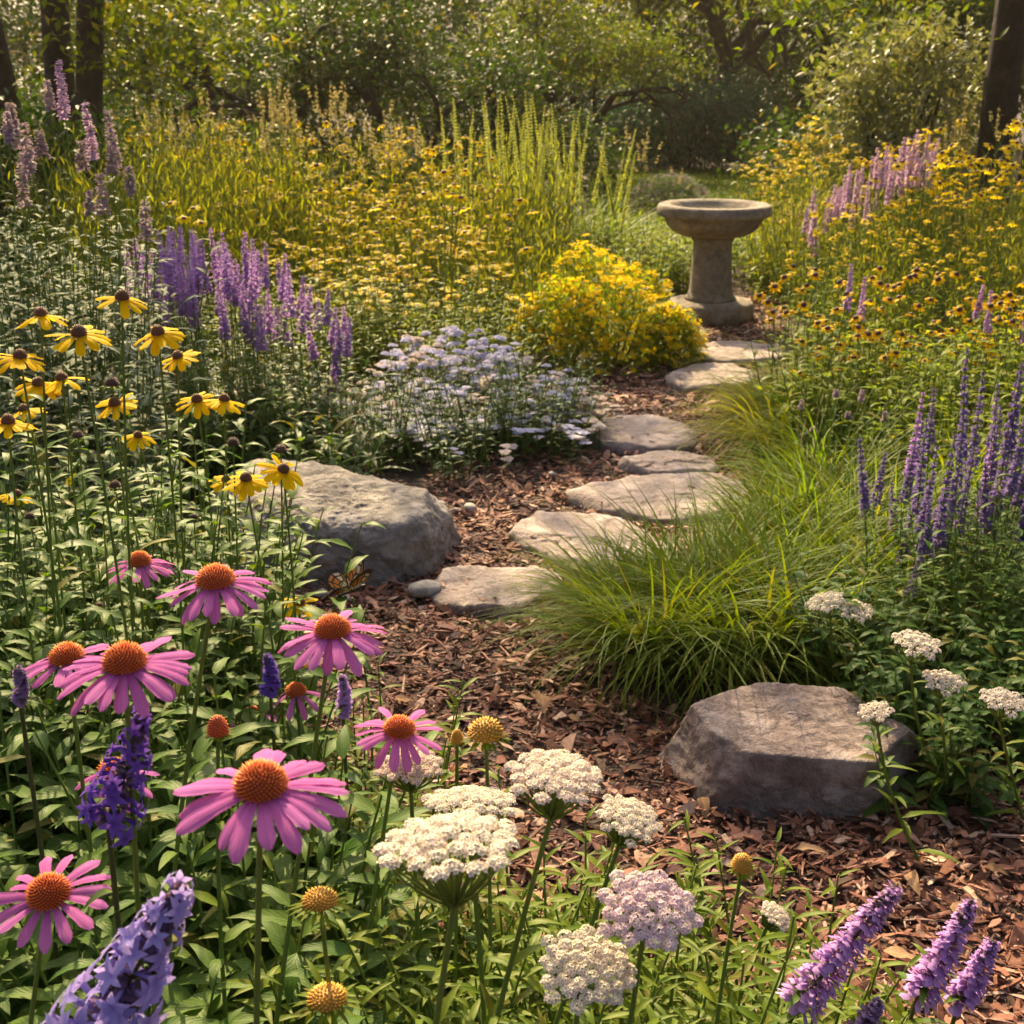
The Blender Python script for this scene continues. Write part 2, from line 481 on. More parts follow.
def leaves(mb, pos, dr, up, L, W, droop=0.5, fold=0.25, prof='lance', nseg=5, m=0, wave=0.0, rnd=None, twist=0.0, across=3, ribs=0.0, notch=0.0):
    pos = np.asarray(pos, float).reshape(-1, 3)
    n = len(pos)
    if n == 0:
        return
    dr = unit(np.broadcast_to(np.asarray(dr, float), (n, 3)))
    up = np.broadcast_to(np.asarray(up, float), (n, 3))
    side = np.cross(dr, up)
    bad = np.linalg.norm(side, axis=1) < 1e-4
    side[bad] = np.cross(dr[bad], np.array([1.0, 0.1, 0]))
    side = unit(side)
    if np.any(twist):
        nn = np.cross(side, dr)
        tw = np.broadcast_to(np.asarray(twist, float), (n,))[:, None]
        side = unit(side * np.cos(tw) + nn * np.sin(tw))
    nor = np.cross(side, dr)
    L = np.broadcast_to(np.asarray(L, float), (n,))
    W = np.broadcast_to(np.asarray(W, float), (n,))
    k = np.broadcast_to(np.asarray(droop, float), (n,)).copy()
    k[np.abs(k) < 1e-3] = 1e-3
    t = np.linspace(0, 1, nseg + 1)
    kt = k[:, None] * t[None]
    cx = L[:, None] * np.sin(kt) / k[:, None]
    cz = -L[:, None] * (1 - np.cos(kt)) / k[:, None]
    ctr = pos[:, None] + dr[:, None] * cx[..., None] + nor[:, None] * cz[..., None]
    nl = nor[:, None] * np.cos(kt)[..., None] + dr[:, None] * np.sin(kt)[..., None]
    w = PROF[prof](t)[None] * W[:, None] * 0.5
    s = np.linspace(-1, 1, across)
    fo = np.abs(s) * fold
    if rnd is None:
        rnd = rng.random(n)
    ph = rng.random(n) * 6.28
    wv = wave * np.sin(t[None, :, None] * 14 + ph[:, None, None] + s[None, None] * 1.5) * np.abs(s)[None, None]
    vv = (ctr[:, :, None] + side[:, None, None] * (w[..., None] * s)[..., None]
          + nl[:, :, None] * (w[..., None] * (fo[None, None] + wv + ribs * np.cos(s * 3 * np.pi)[None, None]))[..., None])
    if notch:
        tip = -np.abs(np.sin(s * 2.2 * np.pi)) * 0 - np.where(np.abs(s) < .2, 1.0, 0.0) - 0.9 * s ** 4 + rng.uniform(-.3, .3, (n, across))
        vv[:, -1] += (dr * L[:, None])[:, None] * (tip * notch)[..., None]
    A = across
    T = nseg + 1
    d = np.zeros((n, T, A, 3))
    d[..., 0] = rnd[:, None, None]
    d[..., 1] = t[None, :, None]
    d[..., 2] = np.abs(s)[None, None]
    i, j = np.meshgrid(np.arange(nseg), np.arange(A - 1), indexing='ij')
    q = np.stack([i * A + j, i * A + j + 1, (i + 1) * A + j + 1, (i + 1) * A + j], -1).reshape(-1, 4)
    qq = (q[None] + (np.arange(n) * T * A)[:, None, None]).reshape(-1, 4)
    mb.add(vv.reshape(-1, 3), qq, None, d.reshape(-1, 3), m)


def tube(mb, pts, rad, sides=6, m=0, r=None, cap=True):
    pts = np.asarray([tuple(p) for p in pts], float)
    n = len(pts)
    rad = np.broadcast_to(np.asarray(rad, float), (n,))
    tg = unit(np.gradient(pts, axis=0))
    ref = np.array([0.0, 0.0, 1.0]) if abs(tg[0][2]) < 0.8 else np.array([1.0, 0, 0])
    a = unit(np.cross(tg, ref))
    b = np.cross(tg, a)
    th = np.linspace(0, 2 * math.pi, sides, endpoint=False)
    ring = pts[:, None] + rad[:, None, None] * (a[:, None] * np.cos(th)[None, :, None] + b[:, None] * np.sin(th)[None, :, None])
    d = np.zeros((n, sides, 3))
    d[..., 0] = random.random() if r is None else r
    d[..., 1] = np.linspace(0, 1, n)[:, None]
    d[..., 2] = 0.5
    i, j = np.meshgrid(np.arange(n - 1), np.arange(sides), indexing='ij')
    j2 = (j + 1) % sides
    q = np.stack([i * sides + j, i * sides + j2, (i + 1) * sides + j2, (i + 1) * sides + j], -1).reshape(-1, 4)
    mb.add(ring.reshape(-1, 3), q, None, d.reshape(-1, 3), m)
    if cap:
        tip = pts[-1] + tg[-1] * rad[-1]
        v = np.concatenate([ring[-1], tip[None]])
        dd = np.concatenate([d[-1], d[-1][:1]])
        mb.add(v, None, [(k, (k + 1) % sides, sides) for k in range(sides)], dd, m)


def frames(ax):
    """rotation matrices whose third column is ax"""
    ax = unit(np.asarray(ax, float))
    ref = np.where(np.abs(ax[:, 2:3]) < 0.9, np.array([[0.0, 0, 1]]), np.array([[1.0, 0, 0]]))
    x = unit(np.cross(ref, ax))
    y = np.cross(ax, x)
    ang = rng.random(len(ax)) * 6.283
    x2 = x * np.cos(ang)[:, None] + y * np.sin(ang)[:, None]
    y2 = np.cross(ax, x2)
    return np.stack([x2, y2, ax], -1)


def inst(mb, tv, tq, tt, td, pos, fr, sc, m=0, rnd=None):
    """copies of a small template baked into one mesh"""
    tv = np.asarray(tv, float)
    n, k = len(pos), len(tv)
    if n == 0:
        return
    sc = np.asarray(sc, float)
    if sc.ndim == 1:
        sc = sc[:, None]
    sc = np.broadcast_to(sc, (n, 3))
    v = np.einsum('nij,nkj->nki', fr, tv[None] * sc[:, None]) + np.asarray(pos)[:, None]
    d = np.tile(np.asarray(td, float)[None], (n, 1, 1))
    d[..., 0] = (rng.random(n) if rnd is None else rnd)[:, None]
    off = (np.arange(n) * k)[:, None, None]
    q = (np.asarray(tq, int)[None] + off).reshape(-1, 4) if tq is not None and len(tq) else None
    t = (np.asarray(tt, int)[None] + off).reshape(-1, 3) if tt is not None and len(tt) else None
    mb.add(v.reshape(-1, 3), q, t, d.reshape(-1, 3), m)


def obj(name, me, parent=None, loc=None):
    o = bpy.data.objects.new(name, me)
    COL.objects.link(o)
    if parent is not None:
        o.parent = parent
    if loc is not None:
        o.location = loc
    return o


def tag(o, label=None, cat=None, group=None, kind=None):
    if label:
        o['label'] = label
    if cat:
        o['category'] = cat
    if group:
        o['group'] = group
    if kind:
        o['kind'] = kind
    return o


def place(proto, name, loc, label, cat, group=None, rz=0.0, tilt=(0, 0), sc=1.0):
    """proto is a mesh, or a list of (part, mesh): a copy of the thing with its parts"""
    if isinstance(proto, bpy.types.Mesh):
        o = obj(name, proto)
    else:
        o = obj(name, None)
        o.empty_display_size = 0.05
        for pn, me in proto:
            obj(pn, me, o)
    o.location = loc
    o.rotation_euler = (tilt[0], tilt[1], rz)
    o.scale = (sc, sc, sc) if isinstance(sc, (int, float)) else sc
    return tag(o, label, cat, group)


def curve_pts(a, b, sag=(0, 0, 0), n=7):
    a, b = np.array(a, float), np.array(b, float)
    t = np.linspace(0, 1, n)[:, None]
    return a + (b - a) * t + np.array(sag, float) * (np.sin(np.pi * t))


# ------------------------------------------------------------------ flower templates
def floret_template(npet=5, cup=0.25, round_=0.62):
    v, q, d = [], [], []
    for i in range(npet):
        a = 2 * math.pi * i / npet
        ca, sa = math.cos(a), math.sin(a)
        h = round_ * 0.5
        pts = [(0.08, 0, 0), (0.55, -h, cup * 0.35), (1.0, 0, cup), (0.55, h, cup * 0.35)]
        b = len(v)
        for x, y, z in pts:
            v.append((x * ca - y * sa, x * sa + y * ca, z))
        d += [(0, 0, 0), (0, 0.5, 1), (0, 1, 0), (0, 0.5, 1)]
        q.append((b, b + 1, b + 2, b + 3))
    return np.array(v), np.array(q), np.array(d)


FL5 = floret_template(5, 0.25, 0.78)
FL5b = floret_template(5, 0.5, 0.7)
SPIKE_V = np.array([(1, 0, 0), (0, 1, 0), (-1, 0, 0), (0, -1, 0), (0, 0, 1)], float)
SPIKE_T = np.array([(0, 1, 4), (1, 2, 4), (2, 3, 4), (3, 0, 4)])
SPIKE_D = np.array([(0, 0, 0)] * 4 + [(0, 1, 0)], float)


def dome_cone(mb, r, h, n, spl, spw, m=0, flat=1.0):
    """flower centre: dark dome with spirals of pointed scales"""
    th = np.linspace(0, 2 * math.pi, 18, endpoint=False)
    ph = np.linspace(0, math.pi / 2 * 0.98, 8)
    v = np.array([[(r * math.cos(p) ** flat * math.cos(t), r * math.cos(p) ** flat * math.sin(t), h * math.sin(p)) for t in th] for p in ph])
    d = np.zeros(v.shape)
    d[..., 0] = 0.4
    d[..., 1] = 0.25
    i, j = np.meshgrid(np.arange(7), np.arange(18), indexing='ij')
    j2 = (j + 1) % 18
    q = np.stack([i * 18 + j, i * 18 + j2, (i + 1) * 18 + j2, (i + 1) * 18 + j], -1).reshape(-1, 4)
    mb.add(v.reshape(-1, 3), q, None, d.reshape(-1, 3), m)
    k = np.arange(n) + 0.5
    zz = (k / n)
    az = k * 2.39996
    p = np.arcsin(zz)
    pos = np.stack([r * np.cos(p) * np.cos(az), r * np.cos(p) * np.sin(az), h * np.sin(p)], -1)
    nor = unit(np.stack([np.cos(p) * np.cos(az) / r, np.cos(p) * np.sin(az) / r, np.sin(p) / h], -1))
    nor = unit(nor + np.array([0, 0, 0.35]) + rng.normal(0, 0.06, (n, 3)))
    sc = np.stack([np.full(n, spw), np.full(n, spw), spl * rng.uniform(0.75, 1.15, n)], -1)
    inst(mb, SPIKE_V, None, SPIKE_T, SPIKE_D, pos, frames(nor), sc, m)


def stem_leaves(mb, pts, n, L, W, t0=0.1, t1=0.8, m=0, droop=0.9, elev=0.5, prof='lance', nseg=5, wave=0.15):
    pts = np.asarray(pts, float)
    tt = np.linspace(t0, t1, n)
    idx = tt * (len(pts) - 1)
    i0 = np.minimum(idx.astype(int), len(pts) - 2)
    fr = (idx - i0)[:, None]
    pos = pts[i0] * (1 - fr) + pts[i0 + 1] * fr
    az = np.arange(n) * 2.4 + random.random() * 6
    el = elev + rng.uniform(-0.25, 0.25, n)
    dr = np.stack([np.cos(az) * np.cos(el), np.sin(az) * np.cos(el), np.sin(el)], -1)
    s = (1.1 - 0.6 * (tt - t0) / max(1e-3, t1 - t0)) * rng.uniform(0.75, 1.15, n)
    leaves(mb, pos, dr, (0, 0, 1), L * s, W * s, droop * rng.uniform(0.5, 1.4, n), 0.3, prof, nseg, m, wave)


# hero petals shared as meshes (unit length along +X)
PETALS = []
for k in range(8):
    mb = MB()
    leaves(mb, [(0, 0, 0)], (1, 0, 0), (0, 0, 1), 1.0, U(0.255, 0.32), U(0.25, 0.75), -0.18, 'notched', 10, 0, 0.06, rnd=np.array([k / 7.0]), twist=U(-0.22, 0.22), across=9, ribs=-.045, notch=.045)
    PETALS.append(mb.mesh('petal', 'cone_pink'))
RAYS = []
for k in range(8):
    mb = MB()
    leaves(mb, [(0, 0, 0)], (1, 0, 0), (0, 0, 1), 1.0, U(0.36, 0.46), U(0.15, 0.9), -0.2, 'notched', 7, 0, 0.07, rnd=np.array([k / 7.0]), twist=U(-0.25, 0.25), across=7, ribs=-.05, notch=.04)
    RAYS.append(mb.mesh('petal', 'ray_gold'))


def head_matrix(pos, axis):
    return Matrix.Translation(Vector(pos)) @ Vector(axis).normalized().to_track_quat('Z', 'Y').to_matrix().to_4x4()


def daisy_hero(name, label, cat, group, head, width, base, petals, npet, pitch, cone_mat, cone_r, cone_h, ncone,
               tilt=(0, 0), stem_r=0.0028, leafspec=None, stem_mat='stem_green', lenvar=0.12, skip=0.0, sag=None, spl=0.3, leafmat='leaf_fore'):
    """one flower stem: stem, foliage, cone and each petal a part; every length in metres"""
    root = obj(name, None, None, base)
    root.empty_display_size = 0.05
    tag(root, label, cat, group)
    h = Vector(head) - Vector(base)
    if sag is None:
        sag = (U(-0.03, 0.03), U(-0.02, 0.02), 0)
    pts = curve_pts((0, 0, 0), h, sag, 10)
    smb = MB()
    tube(smb, pts, np.linspace(stem_r * 1.35, stem_r * 0.9, 10), 7)
    # flared receptacle under the head
    ax = unit(np.array([tilt[0], tilt[1], 1.0]))
    e = np.array(h)
    tube(smb, [e - ax * 0.012 * width / 0.11, e - ax * 0.004, e + ax * 0.001], [stem_r, cone_r * 0.55, cone_r * 0.9], 10, cap=False)
    obj('stem', smb.mesh('stem', stem_mat), root)
    Hm = head_matrix(h, ax)
    cmb = MB()
    dome_cone(cmb, cone_r, cone_h, ncone, cone_r * spl, cone_r * 0.085 * math.sqrt(220 / ncone))
    c = obj('cone', cmb.mesh('cone', cone_mat), root)
    c.matrix_local = Hm
    L = width * 0.5 - cone_r * 0.7
    a0 = U(0, 6)
    for i in range(npet):
        if random.random() < skip:
            continue
        a = a0 + 2 * math.pi * i / npet + U(-0.08, 0.08)
        p = obj('petal', random.choice(petals), root)
        p.matrix_local = (Hm @ Matrix.Rotation(a, 4, 'Z') @ Matrix.Translation((cone_r * 0.75, 0, -0.0005 - 0.001 * (i % 2)))
                          @ Matrix.Rotation(-(pitch + U(-0.16, 0.16)), 4, 'Y')
                          @ Matrix.Scale(L * U(1 - lenvar, 1 + lenvar) / 0.93, 4))
    if leafspec:
        n, lL, lW = leafspec
        fmb = MB()
        stem_leaves(fmb, pts, n, lL, lW, 0.08, 0.72 if n < 12 else 0.88)
        obj('foliage', fmb.mesh('foliage', leafmat), root)
    return root


def daisy_small(width, cone_r, cone_h, npet, ray, cone, h, leafs=4, stem_r=0.002, drp=(0.2, 0.9), pitch=(-0.3, 0.15), leafm='leaf_bright', branches=1):
    """small flower stem as one mesh: stem, leaves, rays, centre"""
    mb = MB()
    for b in range(branches):
        hh = h * (1 if b == 0 else U(0.78, 0.97))
        ang = U(0, 6.28)
        top = np.array([math.cos(ang) * (0.02 + 0.10 * h * (b > 0)), math.sin(ang) * (0.02 + 0.10 * h * (b > 0)), hh])
        start = (0, 0, 0 if b == 0 else h * U(0.35, 0.6))
        pts = curve_pts(start, top, (U(-.02, .02), U(-.02, .02), 0), 6)
        tube(mb, pts, np.linspace(stem_r * 1.3, stem_r * 0.8, 6), 4, 0)
        if b == 0 and leafs:
            stem_leaves(mb, pts, leafs, 0.09, 0.022, 0.15, 0.85, 1, nseg=3)
        ax = unit(np.array([U(-.6, .6), U(-.9, .25), 1.0]))
        fr = np.array(Vector(ax).to_track_quat('Z', 'Y').to_matrix())
        az = np.arange(npet) * 2 * math.pi / npet + U(0, 6) + rng.uniform(-.1, .1, npet)
        pt = rng.uniform(pitch[0], pitch[1], npet)
        dr = np.stack([np.cos(az) * np.cos(pt), np.sin(az) * np.cos(pt), np.sin(pt)], -1) @ fr.T
        ps = top + (np.stack([np.cos(az), np.sin(az), 0 * az], -1) * cone_r * 0.7) @ fr.T
        L = (width * 0.5 - cone_r * 0.6) * rng.uniform(0.85, 1.12, npet)
        leaves(mb, ps, dr, ax, L, L * 0.45, rng.uniform(drp[0], drp[1], npet), -0.15, 'petal', 3, 2)
        cm = MB()
        dome_cone(cm, cone_r, cone_h, 26, cone_r * 0.3, cone_r * 0.2)
        for v, d in zip(cm.v, cm.d):
            pass
        base_n = mb.n
        V = np.concatenate(cm.v) @ fr.T + top
        D = np.concatenate(cm.d)
        mb.add(V, np.concatenate(cm.q), np.concatenate(cm.t), D, 3)
    return mb.mesh('daisy', ['stem_green', leafm, ray, cone])


def floral_spike(mb, pts, r0, r1, nwh, per, size, m=0, loose=0.0, lip=True, gap=1.0):
    """whorls of two-lipped florets up the polyline pts"""
    pts = np.asarray(pts, float)
    tt = np.repeat((np.arange(nwh) + 0.3) / nwh, per)
    tt = np.clip(tt + rng.uniform(-0.35, 0.35, len(tt)) / nwh * gap, 0, 1)
    n = len(tt)
    idx = tt * (len(pts) - 1)
    i0 = np.minimum(idx.astype(int), len(pts) - 2)
    fr = (idx - i0)[:, None]
    pos = pts[i0] * (1 - fr) + pts[i0 + 1] * fr
    ax = unit(pts[i0 + 1] - pts[i0])
    az = rng.random(n) * 6.283
    ref = np.array([1.0, 0.05, 0.0])
    a = unit(np.cross(ax, ref))
    b = np.cross(ax, a)
    out = a * np.cos(az)[:, None] + b * np.sin(az)[:, None]
    rr = r0 * (1 - tt) + r1 * tt
    s = size * (1.08 - 0.55 * tt ** 2) * rng.uniform(0.75, 1.2, n)
    p0 = pos + out * (rr * 0.15)[:, None]
    up_amt = rng.uniform(0.25, 0.75, n)[:, None]
    d1 = unit(out + ax * up_amt)
    L1 = rr * rng.uniform(0.75, 1.1 + loose, n)
    rn = np.clip(rng.random(n) * 0.7 + 0.3 * tt, 0, 1)
    leaves(mb, p0, d1, ax, L1, s * 0.75, rng.uniform(0.2, 0.9, n), 0.5, 'lip', 3, m, 0, rn)
    d2 = unit(out + ax * (up_amt - 0.55))
    leaves(mb, p0 + out * (rr * 0.25)[:, None], d2, ax, L1 * 0.8, s, rng.uniform(0.5, 1.4, n), -0.3, 'lip', 3, m, 0, rn)


def spike_proto(H, sl, r0, r1, nwh, per, size, petal, stemm='stem_green', leafm='leaf_deep', nleaf=8, lL=0.07, lW=0.018, lean=0.05, tri=False, gap=1.0):
    """a flowering stem: stem, foliage, flower spike"""
    top = (U(-lean, lean), U(-lean, lean), H)
    pts = curve_pts((0, 0, 0), top, (U(-.02, .02), U(-.02, .02), 0), 12)
    s = MB()
    tube(s, pts, np.linspace(0.0032, 0.0012, 12), 5)
    k = int(round(11 * (1 - sl / H)))
    sp = np.array([pts[0] + (pts[-1] - pts[0]) * t for t in np.linspace(1 - sl / H, 1.0, 9)])
    i = np.linspace(1 - sl / H, 1.0, 9) * 11
    i0 = np.minimum(i.astype(int), 10)
    sp = pts[i0] * (1 - (i - i0))[:, None] + pts[i0 + 1] * (i - i0)[:, None]
    f = MB()
    floral_spike(f, sp, r0, r1, nwh, per, size, 0, gap=gap)
    lm = MB()
    stem_leaves(lm, pts, nleaf, lL, lW, 0.1, max(0.2, 1 - sl / H - 0.02), 0, nseg=4)
    return [('stem', s.mesh('stem', stemm)), ('foliage', lm.mesh('foliage', leafm)), ('flower_spike', f.mesh('flower_spike', petal))]


def corymb(mb, width, domeh, nclus, per, fs, m_pet=0, m_cen=1, elong=1.0):
    """flat head of many tiny florets in rounded clusters, centred on the origin, facing +Z"""
    k = np.arange(nclus) + 0.5
    rad = np.sqrt(k / nclus) * width * 0.46
    az = k * 2.39996
    rad = rad * rng.uniform(0.9, 1.08, nclus)
    cx, cy = rad * np.cos(az), rad * np.sin(az) * elong
    cz = domeh * (1 - (rad / (width * 0.5)) ** 2) + rng.normal(0, domeh * 0.07, nclus)
    cr = width / math.sqrt(nclus) * 0.44
    P_, Nn = [], []
    for i in range(nclus):
        j = np.arange(per) + 0.5
        ph = np.arccos(1 - j / per * 0.95)
        a = j * 2.39996 + i
        nn = np.stack([np.sin(ph) * np.cos(a), np.sin(ph) * np.sin(a), np.cos(ph)], -1)
        P_.append(np.array([cx[i], cy[i], cz[i]]) + nn * np.array([cr, cr, cr * 0.55]) * rng.uniform(0.9, 1.06, (per, 1)))
        Nn.append(nn)
    P_ = np.concatenate(P_)
    Nn = unit(np.concatenate(Nn) + np.array([0, 0, 0.35]) + rng.normal(0, 0.15, (len(P_), 3)))
    s = fs * rng.uniform(0.8, 1.2, len(P_))
    rn = np.repeat(rng.random(nclus), per) * 0.5 + rng.random(len(P_)) * 0.5
    fr = frames(Nn)
    inst(mb, *[FL5[0], FL5[1], None, FL5[2]], P_, fr, s, m_pet, rn)
    inst(mb, SPIKE_V, None, SPIKE_T, SPIKE_D, P_ + Nn * 0.0002, fr, np.stack([s * 0.28, s * 0.28, s * 0.4], -1), m_cen)
    return np.stack([cx, cy, cz - cr * 0.4], -1)


# ------------------------------------------------------------------ foliage prototypes
def leafy(H, spread, nst, per, L, W, mat, droop=0.9, elev=0.5, prof='lance', lean=0.25, sr=0.0025, nseg=5, t0=0.12, wave=0.15, stemm='stem_green'):
    s, f = MB(), MB()
    for i in range(nst):
        a, r = U(0, 6.283), spread * math.sqrt(random.random())
        b = np.array([r * math.cos(a), r * math.sin(a), 0])
        h = H * U(0.62, 1.05)
        out = lean * h * (0.3 + r / max(spread, 1e-3))
        t = b + np.array([math.cos(a) * out + U(-.05, .05) * h, math.sin(a) * out + U(-.05, .05) * h, h])
        pts = curve_pts(b, t, (0, 0, 0.06 * h), 7)
        tube(s, pts, np.linspace(sr * 1.3, sr * 0.5, 7), 5)
        stem_leaves(f, pts, per, L, W, t0, 0.99, 0, droop, elev, prof, nseg, wave)
    return [('stem', s.mesh('stem', stemm)), ('foliage', f.mesh('foliage', mat))]


def joined(parts_fn, mats):
    pass


def grass(n, L, W, spread, mat, droop=(0.9, 2.2), el=(0.9, 1.5), nseg=8):
    mb = MB()
    a = rng.random(n) * 6.283
    r = spread * np.sqrt(rng.random(n))
    pos = np.stack([r * np.cos(a), r * np.sin(a), 0 * a], -1)
    a2 = a + rng.normal(0, 0.7, n)
    e = rng.uniform(el[0], el[1], n)
    dr = np.stack([np.cos(a2) * np.cos(e), np.sin(a2) * np.cos(e), np.sin(e)], -1)
    leaves(mb, pos, dr, (0, 0, 1), L * rng.uniform(0.55, 1.1, n), W * rng.uniform(0.6, 1.2, n), rng.uniform(droop[0], droop[1], n),
           0.35, 'blade', nseg, 0, twist=rng.normal(0, 0.25, n))
    return mb.mesh('grass_clump', mat)


def clumped(mb, n_cl, per, center, radii, sig, L, W, m=0, shell=0.55, prof='ovate', nseg=2, flat=0.6, down=-0.15):
    """leaf sprays spread through an ellipsoid, densest towards its outside"""
    d = unit(rng.normal(0, 1, (n_cl, 3)))
    rr = (shell + (1 - shell) * rng.random(n_cl) ** 0.7) * rng.uniform(0.82, 1.1, n_cl)
    c = np.asarray(center) + d * rr[:, None] * np.asarray(radii)
    c = c[c[:, 2] > 0.08]
    d = unit(c - np.asarray(center))
    n = len(c)
    p = np.repeat(c, per, 0) + rng.normal(0, 1, (n * per, 3)) * sig * np.array([1, 1, flat])
    p[:, 2] = np.maximum(p[:, 2], 0.02)
    dr = unit(np.repeat(d, per, 0) * 0.7 + rng.normal(0, 0.7, (n * per, 3)) + np.array([0, 0, down]))
    rn = np.clip(np.repeat(rng.random(n), per) * 0.6 + rng.random(n * per) * 0.4, 0, 1)
    leaves(mb, p, dr, rng.normal(0, 0.5, (n * per, 3)) + np.array([0, 0, 1.0]), L * rng.uniform(0.7, 1.25, n * per), W * rng.uniform(0.7, 1.25, n * per),
           rng.uniform(0.1, 0.8, n * per), 0.25, prof, nseg, m, 0, rn)


def tree(name, label, cat, base, trunks, levels, leaf_mat_, leaf=(0.09, 0.045), per=60, sig=0.28, group=None, nkids=3, spread=0.6, upward=0.25, droopy=0.0, extra=None, kid=None, minz=0.0):
    """trunks: (dx, dy, dir, length, radius). Branches fork, leaf sprays sit round the twigs"""
    tb, cb = MB(), MB()
    tips = []

    def grow(p, d, L, r, lv):
        pts = [p]
        dd = np.array(d, float)
        nn = 5
        for i in range(nn):
            dd = unit(dd + rng.normal(0, 0.025 if lv == levels else 0.10, 3) + np.array([0, 0, upward * 0.15 - droopy * (levels - lv > 1) * 0.12]))
            pts.append(pts[-1] + dd * L / nn)
        tube(tb, pts, np.linspace(r, r * 0.62, nn + 1), 9 if lv >= levels else 6)
        if lv == 0:
            tips.extend([pts[-1], pts[-3], (pts[2] + pts[3]) / 2])
            return
        k = nkids + (random.random() < 0.4)
        for i in range(k):
            at = pts[random.choice([3, 4, 5])] if lv < levels else pts[random.choice([2, 3, 4, 5])]
            if i == 0:
                at = pts[-1]
            az = U(0, 6.283)
            side = unit(np.cross(dd, [math.cos(az), math.sin(az), 0.3]))
            nd = unit(dd * U(0.5, 1.0) + side * spread * U(0.7, 1.6))
            grow(at, nd, (kid if kid and lv == levels else L) * U(0.58, 0.82), r * U(0.42, 0.62), lv - 1)
    for dx, dy, dr, L, r in trunks:
        b = np.array([dx, dy, -0.05])
        # root flare
        tube(tb, [b, b + np.array([0, 0, 0.12]), b + np.array([0, 0, 0.3])], [r * 1.5, r * 1.15, r * 1.0], 10, cap=False)
        grow(b + np.array([0, 0, 0.2]), unit(np.array(dr, float)), L, r, levels)
    tips = np.array(tips)
    tips = tips[tips[:, 2] > minz]
    if extra is not None:
        tips = np.concatenate([tips, extra])
    n = len(tips)
    p = np.repeat(tips, per, 0) + rng.normal(0, 1, (n * per, 3)) * sig * np.array([1, 1, 0.55])
    p[:, 2] = np.maximum(p[:, 2], 0.15)
    dr = unit(rng.normal(0, 1, (n * per, 3)) * np.array([1, 1, 0.5]) + np.array([0, 0, -0.25]))
    rn = np.clip(np.repeat(rng.random(n), per) * 0.6 + rng.random(n * per) * 0.4, 0, 1)
    leaves(cb, p, dr, rng.normal(0, 0.4, (n * per, 3)) + np.array([0, 0, 1.0]), leaf[0] * rng.uniform(0.7, 1.3, n * per), leaf[1] * rng.uniform(0.7, 1.3, n * per),
           rng.uniform(0.1, 0.8, n * per), 0.25, 'ovate', 2, 0, 0, rn)
    root = obj(name, None, None, base)
    tag(root, label, cat, group)
    obj('trunk', tb.mesh('trunk', 'bark'), root)
    obj('crown', cb.mesh('crown', leaf_mat_), root)
    return root


def shrub(name, label, cat, base, radii, mat, n_cl, per, sig, L, W, group=None, prof='ovate', nst=9, shell=0.5, zc=None):
    tb, cb = MB(), MB()
    cz = radii[2] * 0.95 if zc is None else zc
    for i in range(nst):
        a = U(0, 6.283)
        e = np.array([math.cos(a) * radii[0] * U(.2, .8), math.sin(a) * radii[1] * U(.2, .8), cz + radii[2] * U(0, .6)])
        tube(tb, curve_pts((U(-.1, .1), U(-.1, .1), 0), e, (0, 0, .1), 7), np.linspace(0.03, 0.008, 7) * min(1, radii[2]), 5)
    clumped(cb, n_cl, per, (0, 0, cz), radii, sig, L, W, 0, shell, prof)
    root = obj(name, None, None, base)
    tag(root, label, cat, group)
    obj('stem', tb.mesh('stem', 'bark'), root)
    obj('foliage', cb.mesh('foliage', mat), root)
    return root


# ------------------------------------------------------------------ ground
def gp(px, zc):
    """ground point at camera depth zc in column px"""
    return Vector(((px - 512) / F * zc, (zc - CAMH * SP) / CP, 0.0))


def pix(p):
    d = Vector(p) - Vector((0, 0, CAMH))
    zc = d.y * CP - d.z * SP
    return 512 + F * d.x / zc, 512 - F * (d.y * SP + d.z * CP) / zc, zc


def make_ground():
    xs = np.concatenate([[-400, -150, -60, -25, -10, -6], np.linspace(-4, 4, 121), [6, 10, 25, 60, 150, 400]])
    ys = np.concatenate([[-60, -20, -5, 0], np.linspace(0.8, 10, 140), [11, 13, 16, 20, 30, 50, 120, 400]])
    X, Y = np.meshgrid(xs, ys, indexing='ij')
    Z = np.zeros(X.shape)
    for i in range(X.shape[0]):
        for j in range(X.shape[1]):
            if abs(X[i, j]) < 4.1 and 0.7 < Y[i, j] < 10:
                Z[i, j] = 0.012 * noise.noise((X[i, j] * 2.2, Y[i, j] * 2.2, 0)) + 0.006 * noise.noise((X[i, j] * 8, Y[i, j] * 8, 3))
    mb = MB()
    ny = len(ys)
    i, j = np.meshgrid(np.arange(len(xs) - 1), np.arange(ny - 1), indexing='ij')
    q = np.stack([i * ny + j, (i + 1) * ny + j, (i + 1) * ny + j + 1, i * ny + j + 1], -1).reshape(-1, 4)
    mb.add(np.stack([X, Y, Z], -1).reshape(-1, 3), q)
    tag(obj('ground', mb.mesh('ground', 'soil')), 'bare reddish brown garden soil under the mulch', 'ground', kind='structure')


make_ground()


def inside(px, py, poly):
    c = False
    n = len(poly)
    for i in range(n):
        x1, y1 = poly[i]
        x2, y2 = poly[i - 1]
        if (y1 > py) != (y2 > py) and px < (x2 - x1) * (py - y1) / (y2 - y1) + x1:
            c = not c
    return c


PATH = [(100, 1250), (200, 760), (240, 600), (420, 560), (430, 475), (520, 440), (580, 385), (640, 350), (680, 295), (800, 295),
        (780, 340), (740, 380), (730, 430), (790, 500), (760, 560), (700, 640), (600, 690), (700, 720), (860, 740), (1130, 740), (1130, 1250)]


